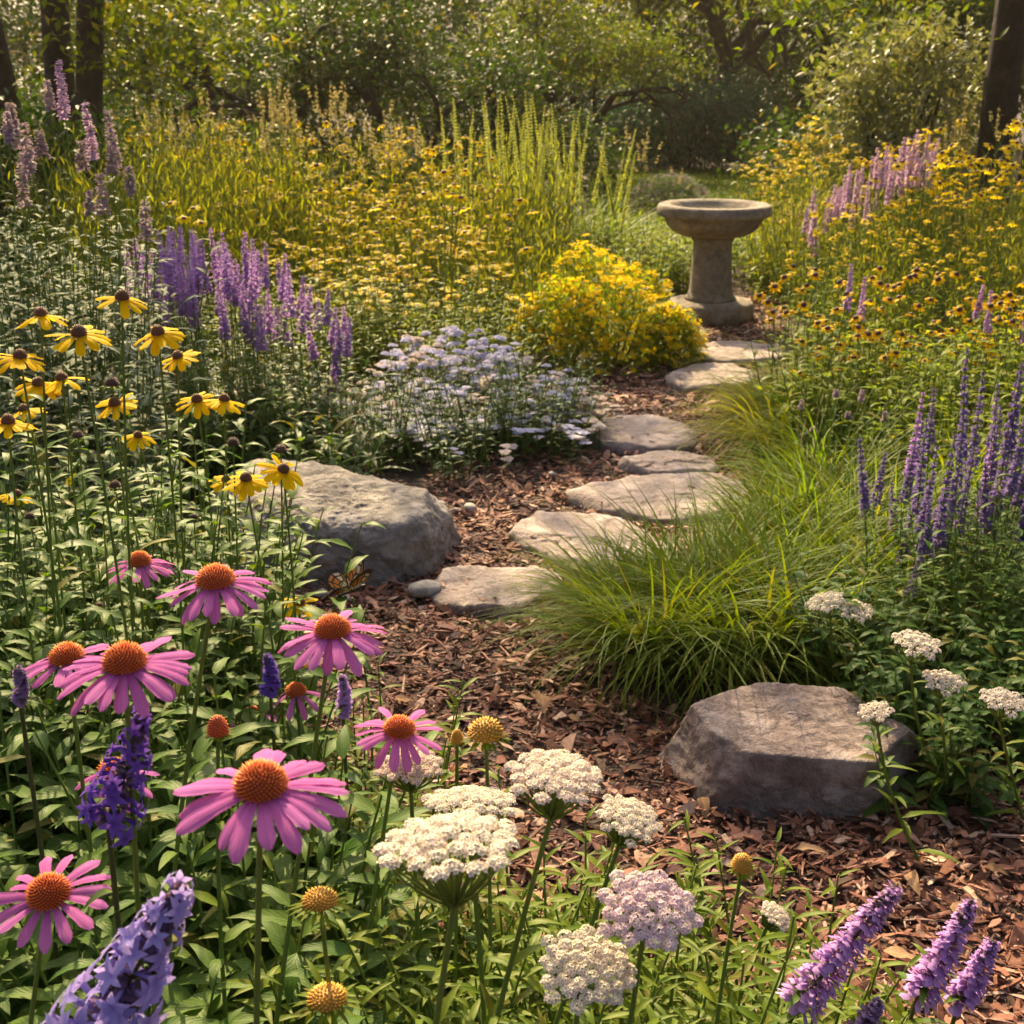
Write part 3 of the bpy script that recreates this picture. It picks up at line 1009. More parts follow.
def make_mulch():
    mb = MB()
    temps = []
    for k in range(7):
        xs = [-1, -0.35, 0.35, 1]
        top, bot = [], []
        for x in xs:
            w = (0.55 + U(-.2, .25)) * (0.45 if abs(x) == 1 else 1)
            z = U(-.12, .12) - 0.18 * x * x
            sh = U(-.2, .2)
            top += [(x + U(-.12, .12), -w + sh, z), (x + U(-.12, .12), w + sh, z + U(-.1, .1))]
        bot = [(x, y, z - 0.13) for x, y, z in top]
        v = np.array(top + bot)
        q = []
        for i in range(3):
            a, b, c, d = 2 * i, 2 * i + 1, 2 * i + 3, 2 * i + 2
            q += [(a, d, c, b), (a + 8, b + 8, c + 8, d + 8), (a, a + 8, d + 8, d), (b, c, c + 8, b + 8)]
        q += [(0, 1, 9, 8), (6, 14, 15, 7)]
        temps.append((v, np.array(q)))
    pts = []
    for y0, y1, dens, smin, smax in ((1.2, 2.6, 5000, .010, .036), (2.6, 4.2, 3600, .010, .036), (4.2, 8.6, 1700, .014, .038)):
        n = int(dens * 5.0 * (y1 - y0))
        xx, yy = rng.uniform(-2.2, 2.8, n), rng.uniform(y0, y1, n)
        for x, y in zip(xx, yy):
            a, b, zc = pix((x, y, 0))
            if -40 < a < 1070 and b < 1060 and inside(a, b, PATH):
                pts.append((x, y, rng.random() ** 2 * 0.022 + 0.002, smin + (smax - smin) * rng.random() ** 2.2))
    pts = np.array(pts)
    for k in range(7):
        p = pts[k::7]
        n = len(p)
        nor = unit(np.stack([rng.normal(0, .3, n), rng.normal(0, .3, n), np.ones(n)], -1))
        s = p[:, 3]
        sc = np.stack([s, s * rng.uniform(.18, .75, n), s * rng.uniform(.5, 1.0, n)], -1)
        inst(mb, temps[k][0], temps[k][1], None, np.zeros((16, 3)), p[:, :3], frames(nor), sc, 0, rng.random(n) ** 1.25)
    for n, k, smin, smax, ratio in ((16000, 2, .003, .008, (.3, .9)), (900, 5, .03, .055, (.06, .14))):
        p = pts[rng.integers(0, len(pts), n), :3] + rng.normal(0, .02, (n, 3)) * np.array([1, 1, 0])
        p[:, 2] = rng.random(n) * .02 + .004
        nor = unit(np.stack([rng.normal(0, .3, n), rng.normal(0, .3, n), np.ones(n)], -1))
        sz = rng.uniform(smin, smax, n)
        inst(mb, temps[k][0], temps[k][1], None, np.zeros((16, 3)), p, frames(nor), np.stack([sz, sz * rng.uniform(*ratio, n), sz * .4], -1), 0, rng.random(n) ** 1.1)
    o = obj('bark_mulch', mb.mesh('bark_mulch', 'chips', smooth=False))
    tag(o, 'loose reddish brown bark chips covering the winding garden path', 'bark mulch', kind='stuff')
    print('chips', len(pts))


make_mulch()


def fallen_leaves():
    protos = []
    for k in range(4):
        mb = MB()
        leaves(mb, [(0, 0, .006)], (1, 0, .08), (0, 0, 1), U(.05, .08), U(.022, .034), U(-.5, .9), U(.1, .5), 'ovate', 6, 0, .25, twist=U(-.3, .3))
        protos.append(mb.mesh('fallen_leaf', 'dry_leaf'))
    k = 0
    while k < 34:
        px, py = U(380, 1020), U(580, 1010)
        if not inside(px, py, PATH):
            continue
        g = G(px, py)
        o = place(random.choice(protos), 'fallen_leaf', (g.x, g.y, .026), 'dry tan leaf fallen on the bark mulch', 'fallen leaf', 'dry leaves fallen on the mulch', U(0, 6.28), (U(-.3, .3), U(-.3, .3)), U(.7, 1.1))
        k += 1


M['dry_leaf'] = leaf_mat('dry_leaf', (0.30, 0.17, 0.09), (0.46, 0.30, 0.18), 0.25, tint=(1.2, 1.0, .7), rough=.7, old=0)
fallen_leaves()


# ------------------------------------------------------------------ stones
def ico(sub=6):
    import bmesh
    bm = bmesh.new()
    bmesh.ops.create_icosphere(bm, subdivisions=sub, radius=1)
    v = np.array([p.co[:] for p in bm.verts])
    f = np.array([[q.index for q in t.verts] for t in bm.faces])
    bm.free()
    return unit(v), f


ICO = ico(7)


def boulder(name, label, loc, rz, planes, power, amp, mat, seed):
    u, f = ICO
    inv = np.zeros(len(u))
    for nx, ny, nz, d in planes:
        nv = unit(np.array([nx, ny, nz], float))
        inv += (np.maximum(u @ nv, 0) / d) ** power
    r = inv ** (-1.0 / power)
    v = u * r[:, None]
    size = max(planes[k][3] for k in range(4))
    sc = 1.6 / size
    dsp = []
    for x, y, z in v:
        q = Vector((x * sc + seed, y * sc, z * sc * 1.5))
        big = noise.fractal(q, 0.9, 2.1, 3) * 0.45
        ridge = -abs(noise.noise(q * 2.1 + Vector((0, 0, 5)))) * 0.55 - abs(noise.noise(q * 4.7)) * 0.30
        fine = noise.fractal(q * 6.0, 0.65, 2.2, 6) * 0.26
        w = noise.noise(q * 1.3)
        step = 0.30 * math.floor(3.0 * (noise.noise(Vector((x * sc * 1.1 + w, y * sc * 1.1, z * sc * 3.2 + w * .6 + seed))) + 0.5)) / 3.0
        dsp.append(big + ridge + fine + step)
    dsp = np.array(dsp)
    v = v + u * (dsp * amp)[:, None]
    mb = MB()
    mb.add(v, None, f)
    o = obj(name, mb.mesh(name, mat))
    o.location = loc
    o.rotation_euler = (0, 0, rz)
    return tag(o, label, 'boulder')


def facets(n, dmin, dmax, seed):
    r = random.Random(seed)
    out = []
    for k in range(n):
        v = Vector((r.gauss(0, 1), r.gauss(0, 1), r.gauss(0, .7)))
        v.normalize()
        out.append((v.x, v.y, v.z, r.uniform(dmin, dmax)))
    return out


c = G(334, 588)
boulder('boulder', 'large grey boulder with a flat sunlit top beside the path and yellow daisies', (c.x - .03, c.y + 0.27, 0.05), 0.0, [
    (0.04, -0.10, 1, 0.165), (-0.05, -1, 0.10, 0.27), (0.50, -0.85, 0.02, 0.315), (0.97, -0.2, 0.05, 0.355), (0.75, -.15, .62, .315), (0.6, 0.8, 0.2, 0.32),
    (0, 1, 0.2, 0.28), (-0.95, 0.2, 0.30, 0.385), (-0.75, -0.6, 0.3, 0.37), (0.1, -0.70, 0.70, 0.262), (-.2, -.5, .85, .225), (0.3, .5, .8, .235), (0, 0, -1, 0.2)] + facets(10, .36, .42, 5), 26, 0.024, 'boulder_grey', 3.1)
c = G(776, 814)
boulder('boulder', 'reddish angular boulder with a flat top on the mulch below the green grass', (c.x + .085, c.y + 0.135, 0.015), 0.0, [
    (0.02, -0.11, 1, 0.136), (-0.10, -1, 0.10, 0.158), (0.74, -0.67, 0.02, 0.182), (-0.92, -0.30, 0.28, 0.25), (0.93, 0.35, 0.05, 0.275),
    (0.1, 1, 0.25, 0.16), (-0.5, 0.8, 0.45, 0.21), (0.60, .3, .75, .205), (-.62, -.62, .45, .232), (0, 0, -1, 0.14)], 70, 0.010, 'boulder_red', 9.7)


def flagstone(label, poly, h=0.034, seed=0.0, rough=0.006):
    """flat stone: outline given on the ground, real thickness, worn edge"""
    pts = [G(x, y, h) for x, y in poly]
    c = sum(pts, Vector()) / len(pts)
    # smooth closed outline
    ang = sorted((math.atan2(p.y - c.y, p.x - c.x), (p - c).length) for p in pts)
    A = np.array([a for a, r in ang])
    Rr = np.array([r for a, r in ang])
    th = np.linspace(-math.pi, math.pi, 144, endpoint=False)
    rad = np.interp(th, np.concatenate([A - 2 * math.pi, A, A + 2 * math.pi]), np.concatenate([Rr, Rr, Rr]))
    rad = np.convolve(np.concatenate([rad[-4:], rad, rad[:4]]), np.ones(3) / 3, 'same')[4:-4]
    rings = [(0.0, 0.0), (0.12, 0), (0.25, 0), (0.38, 0), (0.5, 0), (0.6, 0), (0.7, 0), (0.78, 0), (0.86, 0), (0.94, -0.001), (0.985, -0.005), (1.0, -0.012), (1.005, -0.03), (0.99, -0.06)]
    V = []
    for k, (f, dz) in enumerate(rings):
        for t, r in zip(th, rad):
            jag = 1 + 0.06 * noise.fractal((math.cos(t) * 3 + seed, math.sin(t) * 3, 0.2 * k), 0.7, 2, 5)
            x, y = math.cos(t) * r * f * jag, math.sin(t) * r * f * jag
            z = h + dz + rough * (noise.fractal((x * 7 + seed, y * 7, 0), 0.9, 2.2, 5)) * (1.0 if f < 0.99 else 0.3) + 0.0055 * math.floor(3 * (noise.noise((x * 5 + seed, y * 8, 4)) + 0.5)) * (f < 0.95)
            V.append((x, y, z))
    n = 144
    i, j = np.meshgrid(np.arange(len(rings) - 1), np.arange(n), indexing='ij')
    j2 = (j + 1) % n
    q = np.stack([(i + 1) * n + j, (i + 1) * n + j2, i * n + j2, i * n + j], -1).reshape(-1, 4)
    mb = MB()
    mb.add(V, q)
    o = obj('stepping_stone', mb.mesh('stepping_stone', 'flagstone'))
    o.location = (c.x, c.y, 0)
    return tag(o, label, 'stepping stone', 'stepping stones along the mulch path')


flagstone('nearest stepping stone of the path, lying beside the large grey boulder', [(428, 590), (445, 573), (495, 566), (552, 570), (568, 580), (540, 596), (505, 609), (455, 604)], seed=1.3)
flagstone('broad pentagonal stepping stone second along the path from the large boulder', [(510, 533), (535, 512), (580, 513), (640, 530), (668, 545), (640, 560), (590, 566), (540, 550)], seed=4.1)
flagstone('largest palest stepping stone, sunlit, in the middle of the path', [(565, 492), (610, 480), (690, 474), (745, 480), (762, 496), (735, 512), (680, 519), (610, 507)], seed=7.7)
flagstone('thin narrow stepping stone just behind the largest pale one', [(618, 459), (650, 452), (700, 456), (718, 466), (690, 473), (645, 470)], seed=2.2)
flagstone('pale stepping stone beside the edge of the pale blue flower mound', [(588, 428), (608, 417), (650, 416), (692, 429), (690, 444), (640, 447), (598, 443)], seed=5.9)
flagstone('grey stepping stone beside the yellow mound, second before the birdbath', [(668, 377), (690, 367), (735, 364), (752, 374), (735, 386), (690, 387)], seed=8.4)
flagstone('grey stepping stone directly in front of the birdbath', [(692, 350), (720, 343), (775, 344), (790, 352), (760, 359), (705, 358)], seed=6.6)

for k, (px, py, s, lab) in enumerate([(322, 601, .022, 'smooth pale oval pebble at the foot of the large boulder'), (346, 606, .016, 'small pale pebble below the butterfly'),
                                     (440, 511, .024, 'ochre rounded pebble between the boulder and the blue flowers'), (470, 515, .03, 'flat grey pebble on the mulch behind the nearest stepping stone'),
                                     (552, 480, .018, 'pale pebble beside the largest stepping stone'), (425, 600, .05, 'flat dark stone tucked against the boulder foot'),
                                     (455, 516, .014, 'tiny white pebble beside the ochre one')]):
    g = G(px, py)
    u, f = ICO if False else ico(3)
    v = u * np.array([1, 0.75, 0.5]) * s * (1 + 0.12 * np.array([noise.noise(p * 1.7 + k) for p in u]))[:, None]
    mb = MB()
    mb.add(v, None, f)
    mm = 'pebble'
    o = obj('pebble', mb.mesh('pebble', mm))
    o.location = (g.x, g.y, 0.018 + s * .3)
    o.rotation_euler = (0, 0, U(0, 3))
    tag(o, lab, 'pebble', 'pebbles on the mulch')


def stray_chips():
    mb = MB()
    v = np.array([(-1, -.4, 0), (1, -.25, .1), (.8, .45, 0), (-.9, .35, .12), (-1, -.4, .15), (1, -.25, .22), (.8, .45, .14), (-.9, .35, .24)])
    q = [(0, 3, 2, 1), (4, 5, 6, 7), (0, 1, 5, 4), (1, 2, 6, 5), (2, 3, 7, 6), (3, 0, 4, 7)]
    P_ = []
    for x, y, rx, ry, n in ((497, 587, 55, 16, 16), (590, 537, 60, 20, 14), (665, 497, 75, 17, 16), (667, 463, 38, 6, 7), (645, 432, 38, 10, 10), (710, 376, 32, 7, 8), (742, 351, 35, 5, 8)):
        for k in range(n):
            a, r = U(0, 6.28), U(.3, 1) ** .5
            P_.append(G(x + rx * r * math.cos(a), y + ry * r * math.sin(a), .040)[:])
    n = len(P_)
    s_ = rng.uniform(.005, .017, n)
    inst(mb, v, q, None, np.zeros((8, 3)), np.array(P_), frames(unit(np.stack([rng.normal(0, .15, n), rng.normal(0, .15, n), np.ones(n)], -1))), np.stack([s_, s_ * .6, s_ * .7], -1), 0, rng.random(n))
    tag(obj('stray_bark', mb.mesh('stray_bark', 'chips', smooth=False)), 'stray bark crumbs scattered over the stepping stones', 'bark mulch', kind='stuff')


stray_chips()


def lathe(mb, prof, n=72, m=0, wob=0.0, seed=0):
    V = []
    for r, z in prof:
        for k in range(n):
            a = 2 * math.pi * k / n
            w = 1 + wob * noise.noise((math.cos(a) * 2 + seed, math.sin(a) * 2, z * 8))
            V.append((r * w * math.cos(a), r * w * math.sin(a), z))
    i, j = np.meshgrid(np.arange(len(prof) - 1), np.arange(n), indexing='ij')
    j2 = (j + 1) % n
    q = np.stack([i * n + j, i * n + j2, (i + 1) * n + j2, (i + 1) * n + j], -1).reshape(-1, 4)
    mb.add(V, q, None, None, m)


def birdbath():
    b = gp(709, 7.86)
    root = obj('birdbath', None, None, b)
    tag(root, 'weathered stone birdbath on a round pedestal at the end of the path', 'birdbath')
    a = MB()
    lathe(a, [(0.0, 0.0), (0.255, 0.0), (0.265, 0.02), (0.265, 0.085), (0.25, 0.105), (0.16, 0.115), (0.0, 0.116)], 64, wob=0.012)
    obj('base', a.mesh('base', 'cast_stone'), root)
    a = MB()
    lathe(a, [(0.0, 0.114), (0.152, 0.114), (0.152, 0.13), (0.138, 0.142), (0.128, 0.17), (0.120, 0.30), (0.113, 0.42), (0.114, 0.455), (0.125, 0.47), (0.125, 0.49), (0.0, 0.49)], 64, wob=0.01, seed=4)
    obj('pedestal', a.mesh('pedestal', 'cast_stone'), root)
    a = MB()
    lathe(a, [(0.0, 0.488), (0.145, 0.488), (0.19, 0.496), (0.24, 0.522), (0.276, 0.556), (0.290, 0.590), (0.291, 0.606), (0.318, 0.607), (0.331, 0.613), (0.336, 0.630), (0.336, 0.655), (0.330, 0.670), (0.318, 0.675),
              (0.262, 0.674), (0.245, 0.662), (0.20, 0.615), (0.10, 0.59), (0.0, 0.585)], 96, wob=0.008, seed=8)
    bowl = obj('bowl', a.mesh('bowl', 'cast_stone'), root)
    a = MB()
    lathe(a, [(0.0, 0.648), (0.226, 0.648)], 64)
    obj('water', a.mesh('water', 'water'), bowl)


birdbath()

# ------------------------------------------------------------------ background trees, shrubs, lawn
def ext(cx, cy, cz, rx, ry, rz_, n):
    d = unit(rng.normal(0, 1, (n, 3))) * (rng.random(n) ** 0.4)[:, None]
    return np.array([cx, cy, cz]) + d * np.array([rx, ry, rz_])


b = gp(62, 11.5)
tree('multi_stemmed_tree', 'dark multi trunked tree at the back left with golden green leaves', 'tree', b,
     [(-.27, 0, (-.05, 0, 1), 5.6, .125), (0.02, .1, (0.05, .05, 1), 6.0, .135), (.26, -.1, (.15, -.05, 1), 6.4, .12)], 3, 'tree_leaf_gold',
     (0.10, 0.055), 42, 0.34, nkids=3, spread=.7, upward=.1, kid=1.9, extra=ext(.95, .2, 1.75, .8, .6, .5, 40))
b = gp(1000, 10.2)
tree('broad_tree', 'dark double trunk rising at the back right edge', 'tree', b,
     [(-.12, 0, (-.05, 0, 1), 5.6, .14), (.20, .05, (.05, 0, 1), 5.8, .15)], 3, 'tree_leaf_gold', (0.085, 0.045), 80, 0.32, nkids=3, spread=.6, upward=.2, kid=1.8,
     extra=ext(-1.55, -.4, 2.0, .5, .3, .22, 9))
b = gp(372, 14.5)
tree('low_tree', 'low spreading dark green tree behind the yellow drift', 'tree', b,
     [(0, 0, (.15, -.1, 1), .8, .12), (.15, .1, (.9, -.2, .45), 1.2, .09), (-.1, .1, (-.7, 0, .6), 1.1, .11)], 3, 'tree_leaf', (0.085, 0.04), 62, 0.26, nkids=3, spread=.8, upward=.12, minz=1.2)
b = gp(545, 17.5)
tree('low_tree', 'hazy feathery tree behind the tall yellow green spires', 'tree', b,
     [(0, 0, (.1, 0, 1), 1.0, .11), (.3, .1, (.5, 0, .8), 1.1, .08)], 3, 'tree_leaf_gold', (0.08, 0.038), 60, 0.32, minz=1.3, nkids=3, spread=.8, upward=.15)
b = gp(722, 21.0)
tree('branching_tree', 'many branched bare limbed tree above the blue green shrub', 'tree', b,
     [(0, 0, (0, 0, 1), 1.4, .22), (-1.1, .4, (-.35, 0, 1), 1.4, .13), (.95, .3, (.4, 0, 1), 1.5, .15), (1.4, .6, (.6, 0, .7), 1.5, .12)], 3, 'tree_leaf_gold',
     (0.08, 0.04), 60, 0.32, nkids=3, spread=.6, upward=.3, minz=2.3)
b = gp(880, 18.5)
tree('dense_tree', 'dense shadowy tree filling the gap behind the pale leaved shrub', 'tree', b,
     [(0, 0, (0, 0, 1), 1.3, .15), (.6, 0, (.5, 0, 1), 1.4, .1)], 3, 'tree_leaf', (0.09, 0.05), 95, 0.34, nkids=3, spread=.8, upward=.15)
b = gp(215, 17.0)
tree('dense_tree', 'dusky green tree between the dark trunks and the low spreading tree', 'tree', b,
     [(0, 0, (0, 0, 1), 1.2, .14), (.6, 0, (.6, 0, .8), 1.4, .1)], 3, 'tree_leaf', (0.085, 0.042), 95, 0.34, nkids=3, spread=.85, upward=.12)

shrub('round_shrub', 'rounded blue green shrub at the end of the lawn', 'shrub', gp(682, 19.0), (1.75, 1.1, .74), 'shrub_blue', 260, 55, .16, .10, .034, zc=.66, shell=.35)
shrub('variegated_shrub', 'tall shrub with pale sunlit leaves before the right trunk', 'shrub', gp(893, 10.9), (.70, .6, .92), 'shrub_pale', 190, 40, .13, .085, .048, zc=.95, shell=.4)
shrub('dark_shrub', 'dark bushy shrub at the foot of the left trunks', 'shrub', gp(150, 12.5), (1.3, .7, .55), 'tree_leaf', 150, 45, .16, .08, .04, zc=.5)
shrub('dark_shrub', 'dark wide shrub under the low spreading tree', 'shrub', gp(320, 13.0), (1.3, .7, .45), 'tree_leaf', 140, 45, .16, .08, .04, zc=.4)
shrub('dark_shrub', 'shadowy shrub under the hazy feathery tree', 'shrub', gp(520, 14.0), (1.1, .7, .55), 'tree_leaf', 140, 45, .16, .075, .035, zc=.5)
shrub('dark_shrub', 'shaded shrub between the yellow bush and the pale leaved shrub', 'shrub', gp(835, 13.0), (1.0, .7, .6), 'tree_leaf', 120, 45, .16, .085, .045, zc=.5)


for k, (px, zc, lab) in enumerate([(470, 20.5, 'dim shrub seen between the low trees behind the green spires'), (600, 24, 'dim shrub under the bare limbs left of the branching tree'), (690, 24, 'dim shrub directly behind the round blue green shrub'),
                                   (790, 24, 'dim shrub under the bare limbs right of the branching tree'), (850, 20.5, 'dim shrub at the back behind the yellow bush'), (250, 20.5, 'dim shrub at the back behind the golden drift'), (120, 20, 'dim shrub seen between the dark trunks at left')]):
    shrub('back_shrub', lab, 'shrub', gp(px, zc), (1.5, .8, .75), 'wood_leaf', 130, 45, .22, .10, .055, zc=.7, nst=5)
shrub('dark_shrub', 'leafy shadowed shrub filling the left edge behind the hyssop', 'shrub', gp(20, 9.0), (1.0, .6, .6), 'tree_leaf', 150, 45, .16, .085, .042, zc=.55)
shrub('dark_shrub', 'low olive shrub at the foot of the tall dark trunks at left', 'shrub', gp(-60, 13.5), (1.6, .8, .8), 'tree_leaf', 170, 45, .2, .09, .045, zc=.7)


def treeline():
    mb = MB()
    for k in range(76):
        x = -19 + 38 * k / 75 + U(-.4, .4)
        y = U(23, 30)
        h = U(2.7, 5.2)
        clumped(mb, 46, 30, (x, y, h * .5), (1.5, 1.2, h * .52), .32, .17, .09, 0, .25)
    tag(obj('treeline', mb.mesh('treeline', 'wood_leaf')), 'far dark belt of trees closing the garden behind everything', 'treeline', kind='stuff')


treeline()


def lawn():
    mb = MB()
    n = 60000
    y = rng.uniform(10.5, 19.0, n)
    x = (rng.uniform(585, 815, n) - 512) / F * y * 1.06
    a = rng.random(n) * 6.283
    leaves(mb, np.stack([x, y, 0 * x], -1), np.stack([np.cos(a) * .5, np.sin(a) * .5, np.ones(n)], -1), (0, .3, 1), rng.uniform(.05, .12, n), .018, .9, .2, 'blade', 2, 0)
    tag(obj('lawn', mb.mesh('lawn', 'lawn')), 'strip of soft green lawn beyond the birdbath', 'lawn', kind='stuff')


lawn()

# ------------------------------------------------------------------ planting: foliage beds
V_FORE = [leafy(.55, .10, 7, 15, .13, .036, 'leaf_fore', .9, .55, lean=.3) for _ in range(4)]
V_FORE_B = [leafy(.42, .09, 6, 11, .16, .052, 'leaf_fore', 1.1, .45, 'ovate', lean=.35) for _ in range(3)]
V_RUD = [leafy(.72, .13, 8, 19, .105, .028, 'leaf_fore', .8, .6, lean=.2) for _ in range(4)]
V_STRAP = [leafy(.30, .10, 9, 7, .20, .032, 'leaf_deep', 1.3, .75, lean=.25, t0=.05) for _ in range(3)]
V_GREY = [leafy(.95, .14, 9, 24, .10, .024, 'leaf_grey', .9, .45, lean=.15) for _ in range(3)]
V_DRIFT = [leafy(.80, .18, 17, 15, .12, .0085, 'leaf_lime', .45, 1.0, lean=.12, nseg=3) for _ in range(4)]
V_DRIFT_G = [leafy(.60, .16, 10, 11, .11, .024, 'leaf_bright', .9, .6, lean=.2, nseg=3) for _ in range(3)]
V_BRIGHT = [leafy(.42, .14, 10, 11, .10, .030, 'leaf_bright', .9, .5, lean=.25, nseg=4) for _ in range(4)]
V_FERN = [leafy(.44, .10, 10, 20, .085, .016, 'leaf_ferny', .7, .6, lean=.25, nseg=4) for _ in range(4)]
V_OVATE = [leafy(.40, .10, 6, 9, .105, .042, 'leaf_deep', .9, .4, 'ovate', lean=.3) for _ in range(4)]
V_LOW = [leafy(.30, .14, 14, 10, .06, .016, 'leaf_deep', .8, .5, lean=.3, nseg=4) for _ in range(3)]


def bed(protos, n, px0, px1, z0, z1, hscale, name, label, cat, group, avoid=None, zfun=None):
    k = 0
    tries = 0
    while k < n and tries < n * 20:
        tries += 1
        zc = z0 + (z1 - z0) * math.sqrt(random.random()) if z1 / z0 > 1.3 else U(z0, z1)
        px = U(px0, px1) if not callable(px0) else U(*px0(zc))
        g = gp(px, zc)
        a, b_, _ = pix(g)
        if avoid and avoid(a, b_):
            continue
        place(random.choice(protos), name, g, label, cat, group, U(0, 6.28), (U(-.08, .08), U(-.08, .08)), (hscale(px, zc) if callable(hscale) else hscale) * U(.85, 1.15))
        k += 1


bed(V_FORE, 20, -40, 300, 1.45, 2.4, 1.0, 'leafy_plant', 'dark green lance leaved plant among the pink coneflowers', 'leafy plant', 'lance leaved plants under the coneflowers')
bed(V_FORE_B, 16, 20, 420, 1.35, 1.9, .95, 'broad_leaved_plant', 'broad leaved green plant low in the front bed', 'leafy plant', 'broad leaved plants in the front bed')
bed(V_RUD, 40, -60, 240, 2.0, 3.1, .95, 'daisy_foliage_plant', 'branching green stems beneath the gold daisies at left', 'leafy plant', 'leafy stems beneath the gold daisies')
V_RUD_BIG = [leafy(.74, .13, 6, 12, .15, .046, 'leaf_fore', 1.0, .5, lean=.22) for _ in range(3)]
bed(V_RUD_BIG, 18, -60, 240, 1.95, 2.75, .92, 'broad_leaved_plant', 'tall broad leaved stems among the gold daisies at left', 'leafy plant', 'broad leaved stems among the gold daisies')
bed(V_FERN, 40, 330, 790, 1.42, 1.85, 1.0, 'feathery_plant', 'sunlit feathery green foliage around the white yarrow', 'leafy plant', 'feathery foliage around the yarrow')
bed(V_FERN, 6, 250, 420, 1.95, 2.4, .9, 'feathery_plant', 'sunlit feathery foliage at the edge of the path behind the yarrow', 'leafy plant', 'feathery foliage at the path edge')
bed(V_STRAP, 28, 30, 345, 4.55, 5.3, 1.0, 'strap_leaved_plant', 'dark strap leaved plant behind the large grey boulder', 'leafy plant', 'strap leaved plants behind the boulder')
bed(V_RUD, 16, 60, 325, 4.6, 5.4, .75, 'salvia_foliage_plant', 'green leafy stems under the violet spikes at left', 'leafy plant', 'leafy stems under the violet spikes')
bed(V_GREY, 34, -80, 125, 3.3, 4.8, 1.05, 'grey_leaved_plant', 'tall grey green leafy stems below the hyssop spires', 'leafy plant', 'grey leaved stems at the left edge')
hd = lambda px, zc: (0.38 + (zc - 6.4) * 0.225) / .8
bed(V_DRIFT, 84, lambda zc: (110 if zc > 7.2 else 250, 520 + (zc - 6.4) * 10), None, 6.5, 9.0, hd, 'wispy_stem_plant', 'sunlit yellow green stems of the golden daisy drift', 'leafy plant', 'stems of the golden daisy drift')
bed(V_DRIFT_G, 40, 200, 560, 6.1, 7.0, .75, 'drift_foliage_plant', 'green leafy plant at the front of the golden daisy drift', 'leafy plant', 'leafy plants fronting the daisy drift')
bed(V_DRIFT_G, 20, 500, 650, 8.3, 10, .8, 'drift_foliage_plant', 'shaded green leafy plant left of the birdbath', 'leafy plant', 'leafy plants left of the birdbath')
bed(V_DRIFT, 60, lambda zc: (815 if zc < 8.3 else 760, 1060), None, 5.6, 9.0, lambda px, zc: (.44 + (zc - 5.6) * .12) / .8, 'wispy_stem_plant', 'backlit yellow green stems in the bed right of the birdbath', 'leafy plant', 'stems of the right hand bed')
bed(V_DRIFT_G, 16, 785, 880, 6.8, 8.4, .75, 'drift_foliage_plant', 'low leafy plant at the right of the birdbath', 'leafy plant', 'leafy plants right of the birdbath')
bed(V_BRIGHT, 34, lambda zc: (790, 1050), None, 4.3, 5.6, 1.05, 'bright_leaved_plant', 'bright sunlit leafy plant under the red centred daisies', 'leafy plant', 'bright foliage under the red centred daisies')
bed(V_OVATE, 22, 890, 1080, 2.65, 3.1, .70, 'oval_leaved_plant', 'dark oval leaved plant beside the reddish boulder', 'leafy plant', 'oval leaved plants by the reddish boulder')
bed(V_OVATE, 9, 835, 905, 3.0, 3.25, .78, 'oval_leaved_plant', 'oval leaved plant around the pale yarrow stems behind the reddish boulder', 'leafy plant', 'oval leaved plants behind the reddish boulder')
bed(V_RUD, 14, 850, 1080, 3.1, 3.7, .62, 'salvia_foliage_plant', 'green leafy stems under the violet spikes at right', 'leafy plant', 'leafy stems under the right violet spikes')
bed(V_LOW, 24, 370, 580, 4.85, 5.6, 1.0, 'mound_foliage_plant', 'low dark green foliage of the pale blue flower mound', 'leafy plant', 'foliage of the pale blue flower mound',
    avoid=lambda a, b_: a > 600 - (b_ - 420) * 1.6)

bed(V_BRIGHT, 14, 640, 712, 8.35, 9.4, 1.0, 'bright_leaved_plant', 'low leafy plant just behind the birdbath base', 'leafy plant', 'low plants behind the birdbath')
bed(V_BRIGHT, 10, 725, 800, 8.4, 9.6, .9, 'bright_leaved_plant', 'low leafy plant at the lawn edge right behind the birdbath', 'leafy plant', 'low plants at the lawn edge')

